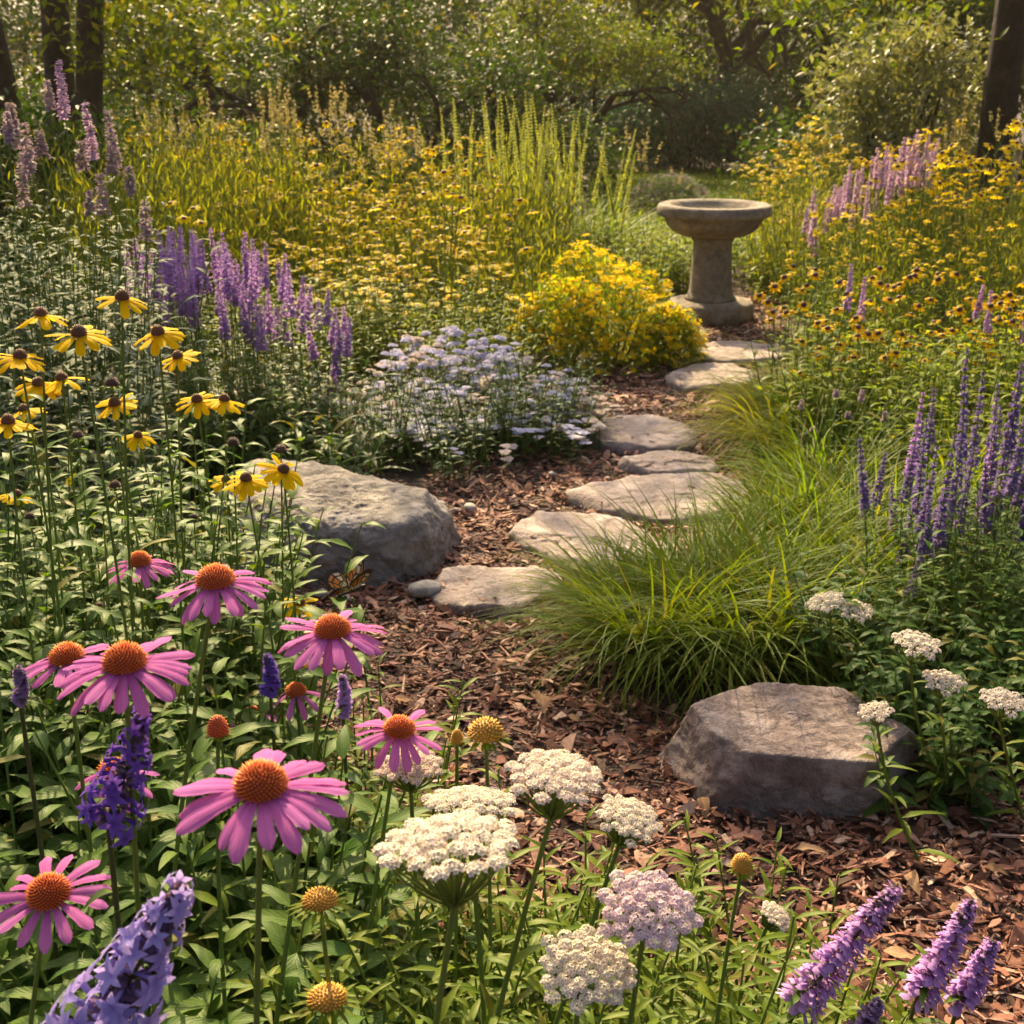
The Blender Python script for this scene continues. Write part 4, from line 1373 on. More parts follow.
# ------------------------------------------------------------------ grasses
GR_BIG = [grass(520, .64, .0105, .11, 'grass_green', (.9, 2.3), (.75, 1.5)) for _ in range(3)]
GR_MID = [grass(400, .50, .0100, .10, 'grass_green', (.8, 2.0), (.8, 1.5)) for _ in range(3)]
GR_GOLD = [grass(400, .52, .0090, .09, 'grass_gold', (1.1, 2.4), (.6, 1.45)) for _ in range(3)]
for protos, px, py, s, lab in [
    (GR_BIG, 650, 662, .84, 'lush green grass clump spilling over the mulch before the stepping stones'),
    (GR_BIG, 735, 664, .86, 'dense green grass clump just behind the reddish boulder'),
    (GR_BIG, 700, 625, .78, 'upright green grass tuft in the middle of the big grass patch'),
    (GR_MID, 800, 655, 1.0, 'shaded grass clump behind the right end of the reddish boulder'),
    (GR_MID, 782, 588, .9, 'green grass clump beside the largest stepping stone'),
    (GR_GOLD, 612, 622, .72, 'thin golden grass tuft arching towards the nearest stepping stone'),
    (GR_MID, 850, 600, 1.05, 'green grass clump at the foot of the right violet spikes'),
    (GR_MID, 815, 545, 1.0, 'light green grass clump behind the big grass patch'),
    (GR_MID, 785, 548, .72, 'grass tuft leaning over the right end of the largest stepping stone'),
    (GR_MID, 880, 560, 1.0, 'tall grass clump among the right violet spikes'),
    (GR_MID, 905, 625, .95, 'grass clump behind the oval leaved plants at right'),
    (GR_GOLD, 775, 450, 1.05, 'golden arching grass clump beside the thin stepping stone'),
    (GR_GOLD, 812, 425, 1.2, 'golden arching grass clump between the path and red centred daisies'),
    (GR_GOLD, 768, 428, .85, 'small golden grass tuft touching the grey stepping stone'),
    (GR_MID, 830, 450, 1.0, 'bright grass clump under the slim faded spires'),
    (GR_MID, 830, 500, 1.0, 'light green grass clump below the slim faded spires'),
    (GR_MID, 945, 520, 1.0, 'grass clump deep in the right bed'),
    (GR_MID, 600, 262, 1.5, 'dark green grassy clump between the spires and the birdbath'),
    (GR_MID, 560, 268, 1.4, 'bluish grassy clump right of the golden drift'),
    (GR_GOLD, 640, 268, 1.2, 'pale grassy clump just left of the birdbath')]:
    g = G(px, py)
    place(random.choice(protos), 'ornamental_grass', g, lab, 'ornamental grass', 'ornamental grass clumps', U(0, 6.28), (U(-.05, .05), U(-.05, .05)), s)

# ------------------------------------------------------------------ flowers: coneflowers in front
def L_base(head, px, py, dz=None):
    """base on the ground so the stem passes pixel (px, py) somewhere below the head"""
    hx, hy, zc = pix(head)
    zz = zc * 1.02
    q = P(px, py, zz)
    d = q - head
    if d.z > -0.02:
        return below(head)
    t = head.z / -d.z
    return Vector((head.x + d.x * t * .8, head.y + U(-.03, .03), 0))


CONE = [  # px, py of cone middle, flower width px, real width, stem passes, petals, pitch, label, tilt
    (260, 778, 160, .118, (240, 985), 20, .0, 'largest pink coneflower, drooping petals, on a bare stem in front', (.02, -.10)),
    (124, 656, 132, .118, (118, 850), 22, -.03, 'wide pink coneflower above the indigo spike at left', (0, -.10)),
    (66, 652, 92, .108, (75, 800), 21, -.02, 'pink coneflower half hidden behind the wide one at left', (-.1, -.05)),
    (215, 575, 104, .115, (200, 690), 22, -.08, 'pink coneflower with orange cone in front of the large boulder left end', (.0, -.08)),
    (332, 624, 108, .115, (310, 745), 21, -.02, 'pink coneflower standing just below the butterfly', (.05, -.10)),
    (139, 558, 66, .105, (137, 630), 20, -.06, 'small distant pink coneflower with flat petals beneath the gold daisies', (0, -.05)),
    (399, 724, 88, .105, (378, 850), 18, -.05, 'pink coneflower leaning right above the white yarrow', (.10, -.16)),
    (48, 888, 116, .115, (40, 1010), 15, .05, 'pink coneflower with open flat petals at the lower left edge', (.02, -.28)),
]
for px, py, wp, wr, sp, npet, pitch, lab, tl in CONE:
    zc = wr * F / wp
    h = P(px, py, zc)
    b = L_base(h, *sp)
    daisy_hero('coneflower', lab, 'coneflower', 'pink coneflowers', h - Vector((0, 0, .008)), wr, b, PETALS, npet, pitch, 'cone_orange', .0178 * wr / .115 * U(.93, 1.08), .0155 * wr / .115 * U(.85, 1.2), 300, tl,
               .0026, (7, .10, .026), 'stem_green', skip=0.03)
for px, py, wp, wr, npet, pitch, sk, lab in [
        (252, 714, 50, .085, 9, -.05, .3, 'small pink coneflower half buried in leaves behind the largest one'),
        (296, 692, 62, .10, 12, -.3, .3, 'ragged pink coneflower with missing petals low among leaves'),
        (113, 773, 92, .115, 9, -.25, .35, 'pink coneflower with few petals hidden behind the indigo spike')]:
    zc = wr * F / wp
    h = P(px, py, zc)
    daisy_hero('coneflower', lab, 'coneflower', 'pink coneflowers', h, wr, below(h, U(-.03, .03)), PETALS, npet, pitch, 'cone_orange', .017 * wr / .115, .015 * wr / .115, 200, (0, -.1),
               .0024, (8, .09, .026), skip=sk)
# petal-less cones and opening buds
for px, py, wp, wr, conem, ch, npet, lab in [
        (218, 733, 20, .022, 'cone_orange', .02, 0, 'dark orange coneflower head without petals behind the largest bloom'),
        (486, 735, 32, .036, 'cone_gold', .017, 0, 'orange coneflower bud without petals beside the path'),
        (320, 902, 32, .030, 'cone_gold', .010, 22, 'spiky yellow bud with green bracts right of the largest coneflower'),
        (327, 1000, 36, .034, 'cone_gold', .010, 22, 'spiky orange bud with green bracts at the bottom edge'),
        (742, 868, 20, .022, 'cone_gold', .016, 0, 'round green bud beside the front white yarrow'),
        (457, 742, 12, .014, 'cone_gold', .016, 0, 'tiny green bud left of the orange bud')]:
    zc = wr * F / wp
    h = P(px, py, zc)
    root = obj('coneflower_bud', None, None, below(h, U(-.03, .03)))
    tag(root, lab, 'flower bud', 'coneflower buds')
    hh = h - root.location
    pts = curve_pts((0, 0, 0), hh, (U(-.02, .02), 0, 0), 9)
    s = MB()
    tube(s, pts, np.linspace(.0032, .0022, 9), 6)
    obj('stem', s.mesh('stem', 'stem_green'), root)
    s = MB()
    dome_cone(s, wr * .5, ch, 130, wr * .12, wr * .05)
    o = obj('cone', s.mesh('cone', conem), root)
    o.location = hh
    s = MB()
    k = 24
    az = np.arange(k) * 2.4
    leaves(s, np.array(hh) + np.stack([np.cos(az), np.sin(az), 0 * az - .1], -1) * wr * .4, np.stack([np.cos(az), np.sin(az), rng.uniform(-.5, .3, k)], -1), (0, 0, 1),
           wr * (.7 if npet else .45), wr * .14, .3, .2, 'lance', 3)
    stem_leaves(s, pts, 6, .08, .022, .1, .85)
    obj('foliage', s.mesh('foliage', 'leaf_bright'), root)

# ------------------------------------------------------------------ gold daisies at left
DAISY = [
    (122, 300, 54, 'tallest gold daisy with a dark dome, topmost of the left group'), (41, 317, 50, 'gold daisy near the left edge, second highest of its group'),
    (79, 336, 60, 'gold daisy with wide drooping rays just right of the second highest'), (158, 335, 52, 'gold daisy in front of the violet spikes, right below the tallest'),
    (178, 359, 42, 'small gold daisy tucked below the one before the violet spikes'), (20, 359, 52, 'gold daisy at the left edge under the second highest'),
    (62, 381, 46, 'gold daisy overlapping its smaller neighbour at mid group'), (38, 386, 46, 'gold daisy partly hidden behind its overlapping neighbour'),
    (115, 406, 46, 'lone gold daisy facing front at the middle of the left group'), (8, 424, 52, 'gold daisy cut by the left edge of the picture'),
    (24, 412, 40, 'gold daisy tilted sideways beside the one cut by the edge'), (197, 402, 42, 'left gold daisy of the pair above the large boulder'),
    (224, 402, 42, 'right gold daisy of the pair above the large boulder'), (138, 438, 34, 'small half closed gold daisy below the lone one'),
    (17, 497, 36, 'small gold daisy alone low at the left edge'), (246, 481, 46, 'gold daisy facing forward against the large boulder'),
    (226, 482, 34, 'gold daisy mostly behind the one facing forward on the boulder'), (283, 472, 46, 'gold daisy seen from the side against the boulder top'),
    (300, 605, 40, 'low yellow daisy left of the butterfly'), (174, 655, 36, 'low orange daisy right of the wide pink coneflower'), (160, 647, 28, 'half open orange bloom behind the wide pink coneflower'),
    (300, 668, 30, 'small orange daisy under the coneflower below the butterfly')]
for i, (px, py, wp, lab) in enumerate(DAISY):
    wr = .074
    zc = min(wr * F / wp, 2.45)
    wr = zc * wp / F
    h = P(px, py - 2, zc)
    tl = (U(-.3, .3), U(-.4, .1))
    if i == 17:
        tl = (.5, -.3)
    b = below(h, U(-.06, .06), U(-.05, .05))
    daisy_hero('gold_daisy', lab, 'daisy', 'gold daisies at left', h, wr, b, RAYS, random.choice([11, 12, 13, 14]), U(-.22, .04), 'cone_amber', .0092 * wr / .074, .0110 * wr / .074, 100, tl,
               .0018, (16, .085, .021), lenvar=.14, skip=.04, spl=.22)
# daisy buds on the same stems' height
BUDP = []
for k in range(3):
    mb = MB()
    h = .85
    pts = curve_pts((0, 0, 0), (U(-.05, .05), U(-.05, .05), h), (U(-.03, .03), 0, 0), 8)
    tube(mb, pts, np.linspace(.0022, .0014, 8), 5, 0)
    stem_leaves(mb, pts, 9, .08, .018, .1, .9, 1)
    cm = MB()
    dome_cone(cm, .0095, .011, 60, .003, .0012)
    mb.add(np.concatenate(cm.v) + pts[-1], np.concatenate(cm.q), np.concatenate(cm.t), np.concatenate(cm.d), 2)
    az = np.arange(14) * 2.4
    leaves(mb, pts[-1] + np.stack([np.cos(az), np.sin(az), 0 * az], -1) * .006, np.stack([np.cos(az), np.sin(az), rng.uniform(-.8, .3, 14)], -1), (0, 0, 1), .014, .004, .3, .2, 'lance', 2, 1)
    BUDP.append(mb.mesh('daisy_bud', ['stem_green', 'leaf_fore', 'cone_brown']))
for px, py in [(208, 440), (122, 485), (42, 515), (88, 600), (58, 577), (166, 649), (250, 449), (70, 430), (196, 520), (150, 380)]:
    h = P(px, py, U(2.1, 2.6))
    place(random.choice(BUDP), 'daisy_bud', below(h), 'unopened dark daisy bud among the gold daisies at left', 'flower bud', 'daisy buds at left', U(0, 6), (0, 0), h.z / .85)

# ------------------------------------------------------------------ yarrow
YARROW = [
    (450, 850, 150, 78, .120, (437, 960), 'petal_white', 'largest white yarrow head, wide dome in the front middle', (-.05, .14)),
    (556, 780, 108, 56, .102, (520, 930), 'petal_white', 'white yarrow head at the back centre on a tall leaning stem', (.12, .02)),
    (470, 807, 98, 36, .104, (470, 900), 'petal_white', 'white yarrow head peeking over the largest one', (0, .2)),
    (629, 821, 74, 34, .078, (590, 905), 'petal_white', 'small white yarrow head tilting right before the reddish boulder', (.3, -.12)),
    (648, 912, 106, 70, .100, (625, 1000), 'petal_blush', 'blush tinted yarrow head facing forward', (.05, -.38)),
    (586, 971, 104, 62, .098, (570, 1050), 'petal_white', 'lowest round white yarrow head at the bottom of the frame', (.15, -.32)),
    (776, 917, 42, 26, .054, (745, 990), 'petal_white', 'half open white yarrow head tilted over the mulch', (.6, -.1)),
    (410, 768, 70, 30, .085, (410, 850), 'petal_white', 'faded yarrow head behind the leaning pink coneflower', (0, -.1)),
    (827, 604, 42, 16, .094, None, 'petal_white', 'pale yarrow head leftmost of the right bed', (-.3, -.05)),
    (856, 612, 40, 20, .092, None, 'petal_white', 'pale yarrow head just right of the leftmost in the right bed', (.1, -.2)),
    (917, 646, 52, 24, .100, None, 'petal_white', 'broadest cream yarrow head among the oval leaves', (.15, -.15)),
    (943, 683, 44, 24, .084, None, 'petal_white', 'cream yarrow head directly below the broadest one at right', (.05, -.15)),
    (1003, 703, 50, 22, .092, None, 'petal_white', 'white yarrow head at the right edge over dark leaves', (.05, -.1)),
    (876, 713, 38, 18, .068, None, 'petal_white', 'small white yarrow head hanging over the reddish boulder', (-.2, -.1))]
for px, py, wp, hp, wr, sp, pm, lab, tl in YARROW:
    zc = wr * F / wp
    h = P(px, py, zc)
    b = L_base(h, *sp) if sp else below(h, U(.06, .16), U(.04, .14))
    root = obj('yarrow', None, None, b)
    tag(root, lab, 'yarrow', 'white yarrow')
    hh = Vector(h) - b
    ax = unit(np.array([tl[0], tl[1], 1.0]))
    Hm = head_matrix(hh, ax)
    mb = MB()
    near = zc < 1.8
    clus = corymb(mb, wr, wr * .12, (38 if near else 18), (17 if near else 11), wr * (.030 if near else .044), elong=.92)
    o = obj('flower_head', mb.mesh('flower_head', [pm, 'stamen']), root)
    o.matrix_local = Hm
    s = MB()
    fork = np.array(hh) - ax * wr * .42
    pts = curve_pts((0, 0, 0), fork, (U(-.02, .02), U(-.02, .02), 0), 9)
    tube(s, pts, np.linspace(.0036, .0026, 9), 7)
    rot = np.array(Hm.to_3x3())
    for i in range(0, len(clus), 1):
        e = np.array(hh) + rot @ clus[i]
        tube(s, curve_pts(fork, e, -ax * 0 + rot @ np.array([clus[i][0], clus[i][1], 0]) * .12, 4), np.linspace(.0014, .0009, 4), 4, cap=False)
    obj('stem', s.mesh('stem', 'stem_green'), root)
    f = MB()
    stem_leaves(f, pts, 12, .085, .016, .1, .92, 0, .8, .6, nseg=4)
    obj('foliage', f.mesh('foliage', 'leaf_ferny'), root)

# ------------------------------------------------------------------ violet spikes in front
def starry_spike(mb, pts, r0, r1, nwh, per, size):
    """open five petalled blossoms on short tubes, in whorls"""
    pts = np.asarray(pts, float)
    for w in range(nwh):
        t = (w + .3) / nwh
        i = t * (len(pts) - 1)
        i0 = min(int(i), len(pts) - 2)
        c = pts[i0] + (pts[i0 + 1] - pts[i0]) * (i - i0)
        ax = unit(pts[i0 + 1] - pts[i0])
        a = unit(np.cross(ax, [1, .1, 0]))
        b = np.cross(ax, a)
        k = max(3, int(per * (1 - .35 * t)))
        for q in range(k):
            az = 6.283 * q / k + U(-.3, .3) + w
            out = unit(a * math.cos(az) + b * math.sin(az) + ax * U(.0, .45))
            r = (r0 * (1 - t) + r1 * t) * U(.55, 1.05)
            e = c + out * r + ax * U(-.006, .006)
            rn = min(1, random.random() * .7 + .3 * t)
            tube(mb, [c, c + out * r * .6 + ax * .002, e], [.0012, .0018, .0030], 5, r=rn, cap=False)
            s = size * (1.0 - .5 * t) * U(.8, 1.15)
            az2 = np.arange(5) * 1.2566 + U(0, 1)
            fr = np.array(Vector(out).to_track_quat('Z', 'Y').to_matrix())
            cup = U(.1, .6)
            d = np.stack([np.cos(az2), np.sin(az2), 0 * az2 + cup], -1) @ fr.T
            leaves(mb, np.repeat(e[None], 5, 0), d, out, s * .62 * rng.uniform(.85, 1.15, 5), s * .30, rng.uniform(.3, 1.0, 5), .2, 'lance', 4, 0, 0, np.full(5, rn) * rng.uniform(.7, 1, 5))


def front_spike(label, p0, p1, zc, r0, r1, nwh, per, size, petal, loose=0.0, base_px=None, group='violet flower spikes in front'):
    a, b = P(p0[0], p0[1], zc), P(p1[0], p1[1], zc * .985)
    g = Vector((a.x - (b.x - a.x) * 1.2, a.y + .02, 0)) if base_px is None else below(P(base_px[0], base_px[1], zc))
    root = obj('salvia', None, None, g)
    tag(root, label, 'salvia', group)
    pts = np.concatenate([curve_pts(g, a, (0, 0, 0), 6), curve_pts(a, b, (0.004, 0, 0.004), 8)[1:]]) - np.array(g)
    s = MB()
    tube(s, pts, np.linspace(.0036, .0012, len(pts)), 6)
    obj('stem', s.mesh('stem', 'stem_dark'), root)
    f = MB()
    if loose > .2:
        starry_spike(f, pts[5:], r0, r1, nwh, per, size)
    else:
        floral_spike(f, pts[5:], r0, r1, nwh, per, size, 0, loose)
    obj('flower_spike', f.mesh('flower_spike', petal), root)
    f = MB()
    floral_spike(f, pts[-3:], r1 * 1.1, r1 * .5, 10, 8, r1 * .9, 0)
    floral_spike(f, pts[5:], r0 * .45, r1 * .7, nwh, 7, size * .4, 0)
    obj('calyx', f.mesh('calyx', 'calyx'), root)
    f = MB()
    stem_leaves(f, pts[:7], 9, .08, .022, .15, .95)
    obj('foliage', f.mesh('foliage', 'leaf_fore'), root)
    return root


front_spike('light violet blue spike with starry open blossoms at the bottom left', (88, 1050), (182, 884), .98, .040, .010, 12, 6, .033, 'petal_blue', .25)
front_spike('deep indigo spike behind the wide coneflower stem at left', (108, 820), (142, 712), 1.22, .034, .008, 11, 6, .022, 'petal_indigo', .3, (105, 900))
front_spike('thick violet spike leaning right over the mulch at the bottom', (798, 1004), (898, 884), 1.46, .027, .010, 19, 11, .0095, 'petal_violet')
front_spike('violet spike at the bottom right, second from the corner', (918, 996), (972, 900), 1.50, .024, .008, 16, 11, .0095, 'petal_violet')
front_spike('short violet spike nearest the bottom right corner', (958, 1004), (993, 940), 1.52, .020, .008, 13, 10, .0095, 'petal_violet')
front_spike('dusky violet spike tip just above the bottom edge', (835, 1060), (880, 1000), 1.42, .020, .007, 12, 10, .011, 'petal_dusky')
front_spike('pale seed spike beside the coneflowers at the left edge', (20, 700), (16, 668), 1.5, .010, .006, 10, 8, .007, 'petal_dusky')
front_spike('small indigo spike left of the ragged pink coneflower', (270, 690), (266, 655), 1.9, .014, .006, 10, 8, .010, 'petal_indigo')
front_spike('small violet spike right of the ragged pink coneflower', (343, 712), (341, 676), 2.0, .014, .006, 10, 8, .010, 'petal_violet')

# ------------------------------------------------------------------ violet drift at left, hyssop, right salvia
SALV = [spike_proto(1.0, U(.20, .30), .021, .007, 14, 8, .014, 'petal_violet', nleaf=12) for _ in range(6)]
for i in range(88):
    px = U(122, 350) if i < 62 else U(140, 260)
    top = 225 + max(0, (px - 240)) * .62 + abs(px - 190) * .06 + random.random() ** 1.5 * 75
    zc = U(4.7, 5.4)
    h = P(px, top, zc)
    place(random.choice(SALV), 'salvia', below(h), 'violet flower spike in the drift behind the gold daisies', 'salvia', 'violet spikes in the left drift', U(0, 6.28), (U(-.05, .05), U(-.05, .05)),
          (1, 1, h.z))
HYS = [spike_proto(1.25, U(.07, .13), .021, .012, 7, 9, .013, 'petal_mauve', leafm='leaf_grey', nleaf=18, lL=.085, lW=.018, gap=.5) for _ in range(4)]
HYS2 = [spike_proto(1.25, U(.13, .17), .019, .011, 10, 10, .012, 'petal_lilac', leafm='leaf_grey', nleaf=18, lL=.085, lW=.018, gap=.5) for _ in range(2)]
for px, py, s in [(75, 58, 2), (50, 78, 1), (5, 82, 1), (14, 100, 1), (28, 102, 1), (92, 108, 1), (108, 98, 2), (38, 120, 1), (62, 128, 1), (105, 145, 1), (118, 128, 1), (20, 135, 1), (80, 140, 1),
                  (-12, 110, 1), (5, 150, 1), (126, 165, 1), (48, 160, 1), (95, 172, 1), (70, 190, 1), (115, 195, 1)]:
    h = P(px, py, U(3.5, 4.3))
    place(random.choice(HYS2 if s == 2 else HYS), 'hyssop', below(h), 'pale lilac hyssop spire taller than its neighbours at the left edge' if s == 2 else 'dusky violet hyssop spire above grey leaves at the left edge', 'hyssop',
          'tallest lilac hyssop spires' if s == 2 else 'hyssop spires at the left edge', U(0, 6.28), (U(-.06, .06), U(-.05, .05)), (1, 1, h.z / 1.25))
SALV_R = [spike_proto(.62, U(.18, .32), .017, .005, 13, 8, .012, random.choice(['petal_dusk_blue', 'petal_dusk_blue', 'petal_violet', 'petal_dusky']), nleaf=10, gap=.6) for _ in range(8)]
for px, py in [(888, 450), (893, 495), (908, 430), (915, 462), (935, 455), (960, 448), (955, 480), (975, 440), (982, 415), (1000, 410), (1010, 385), (1016, 430), (990, 455), (968, 505), (945, 520), (925, 510),
               (1005, 480), (1018, 500), (905, 475), (985, 500), (920, 560), (1012, 372), (975, 385), (995, 360), (940, 490), (1022, 455), (955, 430), (1000, 440), (878, 500), (912, 400), (930, 425), (948, 405), (970, 465), (985, 530), (1010, 520), (900, 540), (938, 545), (920, 480), (1020, 400), (990, 395), (960, 520), (880, 470)]:
    h = P(px, py - 14, U(3.15, 3.7))
    place(random.choice(SALV_R), 'salvia', below(h), 'dusky violet flower spike in the stand at the right edge', 'salvia', 'violet spikes at the right edge', U(0, 6.28), (U(-.06, .06), U(-.06, .06)), (1, 1, h.z / .62))
for px, py in [(803, 400), (836, 390), (862, 388), (812, 425), (880, 410), (850, 410)]:
    h = P(px, py, U(4.1, 4.5))
    place(random.choice(HYS), 'faded_spire', below(h), 'slim faded lilac spire above the bright grass at right', 'salvia', 'slim faded spires at right', U(0, 6.28), (U(-.06, .06), U(-.06, .06)), (.6, .6, h.z / 1.25))

# ------------------------------------------------------------------ golden drift
DR = [daisy_small(.076, .0105, .009, 11, 'ray_yellow', 'cone_brown', 1.0, 6, branches=random.choice([2, 3, 3, 4])) for _ in range(12)]
for i in range(262):
    zc = 6.4 + 2.4 * random.random() ** .8
    t = (zc - 6.4) / 2.4
    px = U(300 - 190 * t, 545 - 60 * t) if i % 3 else U(270, 480)
    py = 300 - 172 * t + U(-16, 22) + max(0, (px - 440)) * .28
    h = P(px, py, zc)
    place(random.choice(DR), 'drift_daisy', below(h), 'small gold daisy stem in the sunlit drift behind the violet spikes', 'daisy', 'gold daisies of the sunlit drift', U(-.7, .7), (U(-.06, .06), U(-.06, .06)), (1, 1, h.z))
for px, py in [(175, 203), (198, 208), (470, 232), (523, 200), (536, 212), (395, 218), (450, 185), (440, 172), (345, 190), (320, 165), (362, 280)]:
    h = P(px, py, 6.3)
    place(random.choice(DR), 'drift_daisy', below(h), 'gold daisy standing clear at the front of the sunlit drift', 'daisy', 'front daisies of the drift', U(-.7, .7), (0, 0), (1.15, 1.15, h.z))
bed(V_DRIFT, 34, 100, 290, 7.3, 9.3, 1.22, 'wispy_stem_plant', 'tall lime green stems behind the violet spikes at left', 'leafy plant', 'tall lime stems behind the violet spikes')
bed(V_DRIFT_G, 14, 800, 1000, 7.6, 9.0, .95, 'drift_foliage_plant', 'bright leafy plant behind and right of the birdbath', 'leafy plant', 'bright leafy plants behind the birdbath')
# straw coloured seed heads
SEED = []
for k in range(5):
    mb = MB()
    pts = curve_pts((0, 0, 0), (U(-.08, .08), U(-.05, .05), 1.2), (U(-.04, .04), 0, 0), 8)
    tube(mb, pts, np.linspace(.003, .0016, 8), 4, 0)
    stem_leaves(mb, pts, 9, .09, .014, .15, .95, 1, nseg=3)
    floral_spike(mb, pts[-2:], .013, .009, 6, 6, .011, 2)
    for q in range(3):
        b0 = pts[5] + (pts[6] - pts[5]) * U(0, 1)
        e = b0 + np.array([U(-.12, .12), U(-.1, .1), U(.1, .25)])
        br = curve_pts(b0, e, (0, 0, -.02), 5)
        tube(mb, br, .0014, 4, 0)
        floral_spike(mb, br[-2:], .012, .008, 3, 6, .011, 2, gap=.6)
    SEED.append(mb.mesh('seed_stem', ['stem_green', 'leaf_lime', 'petal_straw']))
for i in range(62):
    px = random.choice([U(110, 250), U(250, 360), U(260, 330), U(355, 420)])
    zc = U(7.6, 9.2)
    h = P(px, 78 + random.random() * 55 + (25 if px > 355 else 0), zc)
    place(random.choice(SEED), 'seed_head_stem', below(h), 'backlit straw coloured seed head rising over the golden drift', 'seed head', 'straw seed heads over the drift', U(0, 6.28), (U(-.05, .05), U(-.05, .05)), (1, 1, h.z / 1.2))
# tall yellow green spires
SPR = []
for k in range(6):
    mb = MB()
    pts = curve_pts((0, 0, 0), (U(-.1, .1), U(-.08, .08), 1.3), (U(-.04, .04), 0, 0), 12)
    tube(mb, pts, np.linspace(.0045, .0015, 12), 5, 0)
    stem_leaves(mb, pts, 22, .13, .016, .08, .6, 1, nseg=4, elev=.8)
    floral_spike(mb, pts[5:], .019, .006, 30, 8, .011, 2, gap=.8)
    SPR.append(mb.mesh('green_spire', ['stem_green', 'leaf_bright', 'petal_lime']))
for i in range(72):
    px = min(640, max(425, random.gauss(528, 52)))
    zc = U(8.6, 9.8)
    h = P(px, 76 + abs(px - 515) * .40 + random.random() * 50, zc)
    place(random.choice(SPR), 'green_spire', below(h), 'tall slim yellow green flower spire behind the golden drift', 'spire plant', 'yellow green spires', U(0, 6.28), (U(-.05, .05), (px - 525) / 420 + U(-.07, .07)), (1, 1, h.z / 1.3))
for px, py in [(645, 125), (652, 150), (636, 140), (660, 165), (624, 120)]:
    h = P(px, py, 9)
    place(random.choice(SEED), 'seed_head_stem', below(h), 'leaning seed head stem between the spires and the birdbath', 'seed head', 'seed heads left of the birdbath', U(0, 6.28), (0, .12), (1, 1, h.z / 1.2))

# ------------------------------------------------------------------ yellow mound, pale blue mound, lavender
def blossom_mound(name, label, cat, group, base, rx, ry, H, nl, nb, leafm, petalm, bs, lL, lW, cluster=5):
    root = obj(name, None, None, base)
    tag(root, label, cat, group)
    s, f, b = MB(), MB(), MB()
    for k in range(22):
        a, r = U(0, 6.28), math.sqrt(random.random())
        e = (rx * r * math.cos(a), ry * r * math.sin(a), H * math.sqrt(max(.05, 1 - r * r * .9)) * .95)
        tube(s, curve_pts((e[0] * .3, e[1] * .3, 0), e, (e[0] * .1, e[1] * .1, 0), 5), np.linspace(.004, .002, 5), 4)
    n = nl
    d = unit(rng.normal(0, 1, (n, 3)))
    d[:, 2] = np.abs(d[:, 2])
    rr = rng.uniform(.45, 1.0, n) ** .6
    p = d * rr[:, None] * np.array([rx, ry, H])
    leaves(f, p, unit(d + rng.normal(0, .5, (n, 3)) + np.array([0, 0, .3])), (0, 0, 1), lL * rng.uniform(.7, 1.2, n), lW, .6, .25, 'lance', 3, 0)
    m = nb
    d = unit(rng.normal(0, 1, (m, 3)))
    d[:, 2] = np.abs(d[:, 2]) * 1.2
    d = unit(d)
    d = d[(d[:, 2] + .25 * rng.random(len(d))) > .22]
    lump = np.array([1 + .10 * noise.noise(Vector(x) * 3.0 + Vector(base)) for x in d])
    c = d * np.array([rx, ry, H]) * (rng.uniform(.93, 1.08, len(d)) * lump)[:, None]
    q = np.repeat(c, cluster, 0) + rng.normal(0, bs * .75, (len(c) * cluster, 3)) * np.array([1, 1, .5])
    nn = unit(np.repeat(d, cluster, 0) * .6 + np.array([0, 0, .7]) + rng.normal(0, .3, (len(q), 3)))
    rn = np.repeat(rng.random(len(c)), cluster)
    inst(b, FL5b[0], FL5b[1], None, FL5b[2], q, frames(nn), bs * rng.uniform(.7, 1.1, len(q)), 0, rn)
    obj('stem', s.mesh('stem', 'stem_green'), root)
    obj('foliage', f.mesh('foliage', leafm), root)
    o = obj('blossom', b.mesh('blossom', petalm), root)
    o['kind'] = 'stuff'
    return root


for px, py, rx, H, lab in [(562, 364, .28, .42, 'mound of small yellow blossoms in front of the golden drift'), (612, 366, .32, .44, 'largest yellow blossom mound, in the middle of the row'),
                           (664, 362, .21, .28, 'low yellow blossom mound beside the birdbath base'), (584, 332, .30, .48, 'taller yellow blossom mound at the back of the row'),
                           (632, 338, .26, .38, 'yellow blossom mound left of the birdbath pedestal')]:
    blossom_mound('yellow_flower_mound', lab, 'flowering plant', 'yellow blossom mounds', G(px, py), rx, rx * .8, H, 1500, 230, 'leaf_bright', 'petal_yellow', .0135, .055, .016)
blossom_mound('lavender', 'small greyish lavender bush beyond the birdbath', 'lavender', None, gp(668, 13.5), .42, .38, .36, 2000, 200, 'leaf_grey', 'petal_mauve', .016, .11, .011)

AG = []
for k in range(8):
    mb = MB()
    h = .40
    pts = curve_pts((0, 0, 0), (U(-.06, .06), U(-.06, .06), h), (U(-.02, .02), 0, 0), 6)
    tube(mb, pts, np.linspace(.0022, .0014, 6), 4, 0)
    stem_leaves(mb, pts, 10, .06, .014, .15, .9, 1, nseg=3)
    for q in range(random.choice([2, 3, 4])):
        off = np.array([U(-.05, .05), U(-.05, .05), U(-.13, .01)]) * (q > 0)
        e = pts[-1] + off * 1.1
        if q:
            tube(mb, curve_pts(pts[3], e, (0, 0, -.01), 4), .0011, 4, 0, cap=False)
        hm = MB()
        corymb(hm, U(.034, .050), .013, 8, 8, .0064, 2, 3)
        for v, d in zip(hm.v, hm.d):
            pass
        mb.add(np.concatenate(hm.v) + e, np.concatenate(hm.q), np.concatenate(hm.t), np.concatenate(hm.d), 2)
    AG.append((mb, k))
AGM = []
for mb, k in AG:
    AGM.append(mb.mesh('pale_blue_flower', ['stem_green', 'leaf_deep', 'petal_ice' if k < 5 else 'petal_white']))
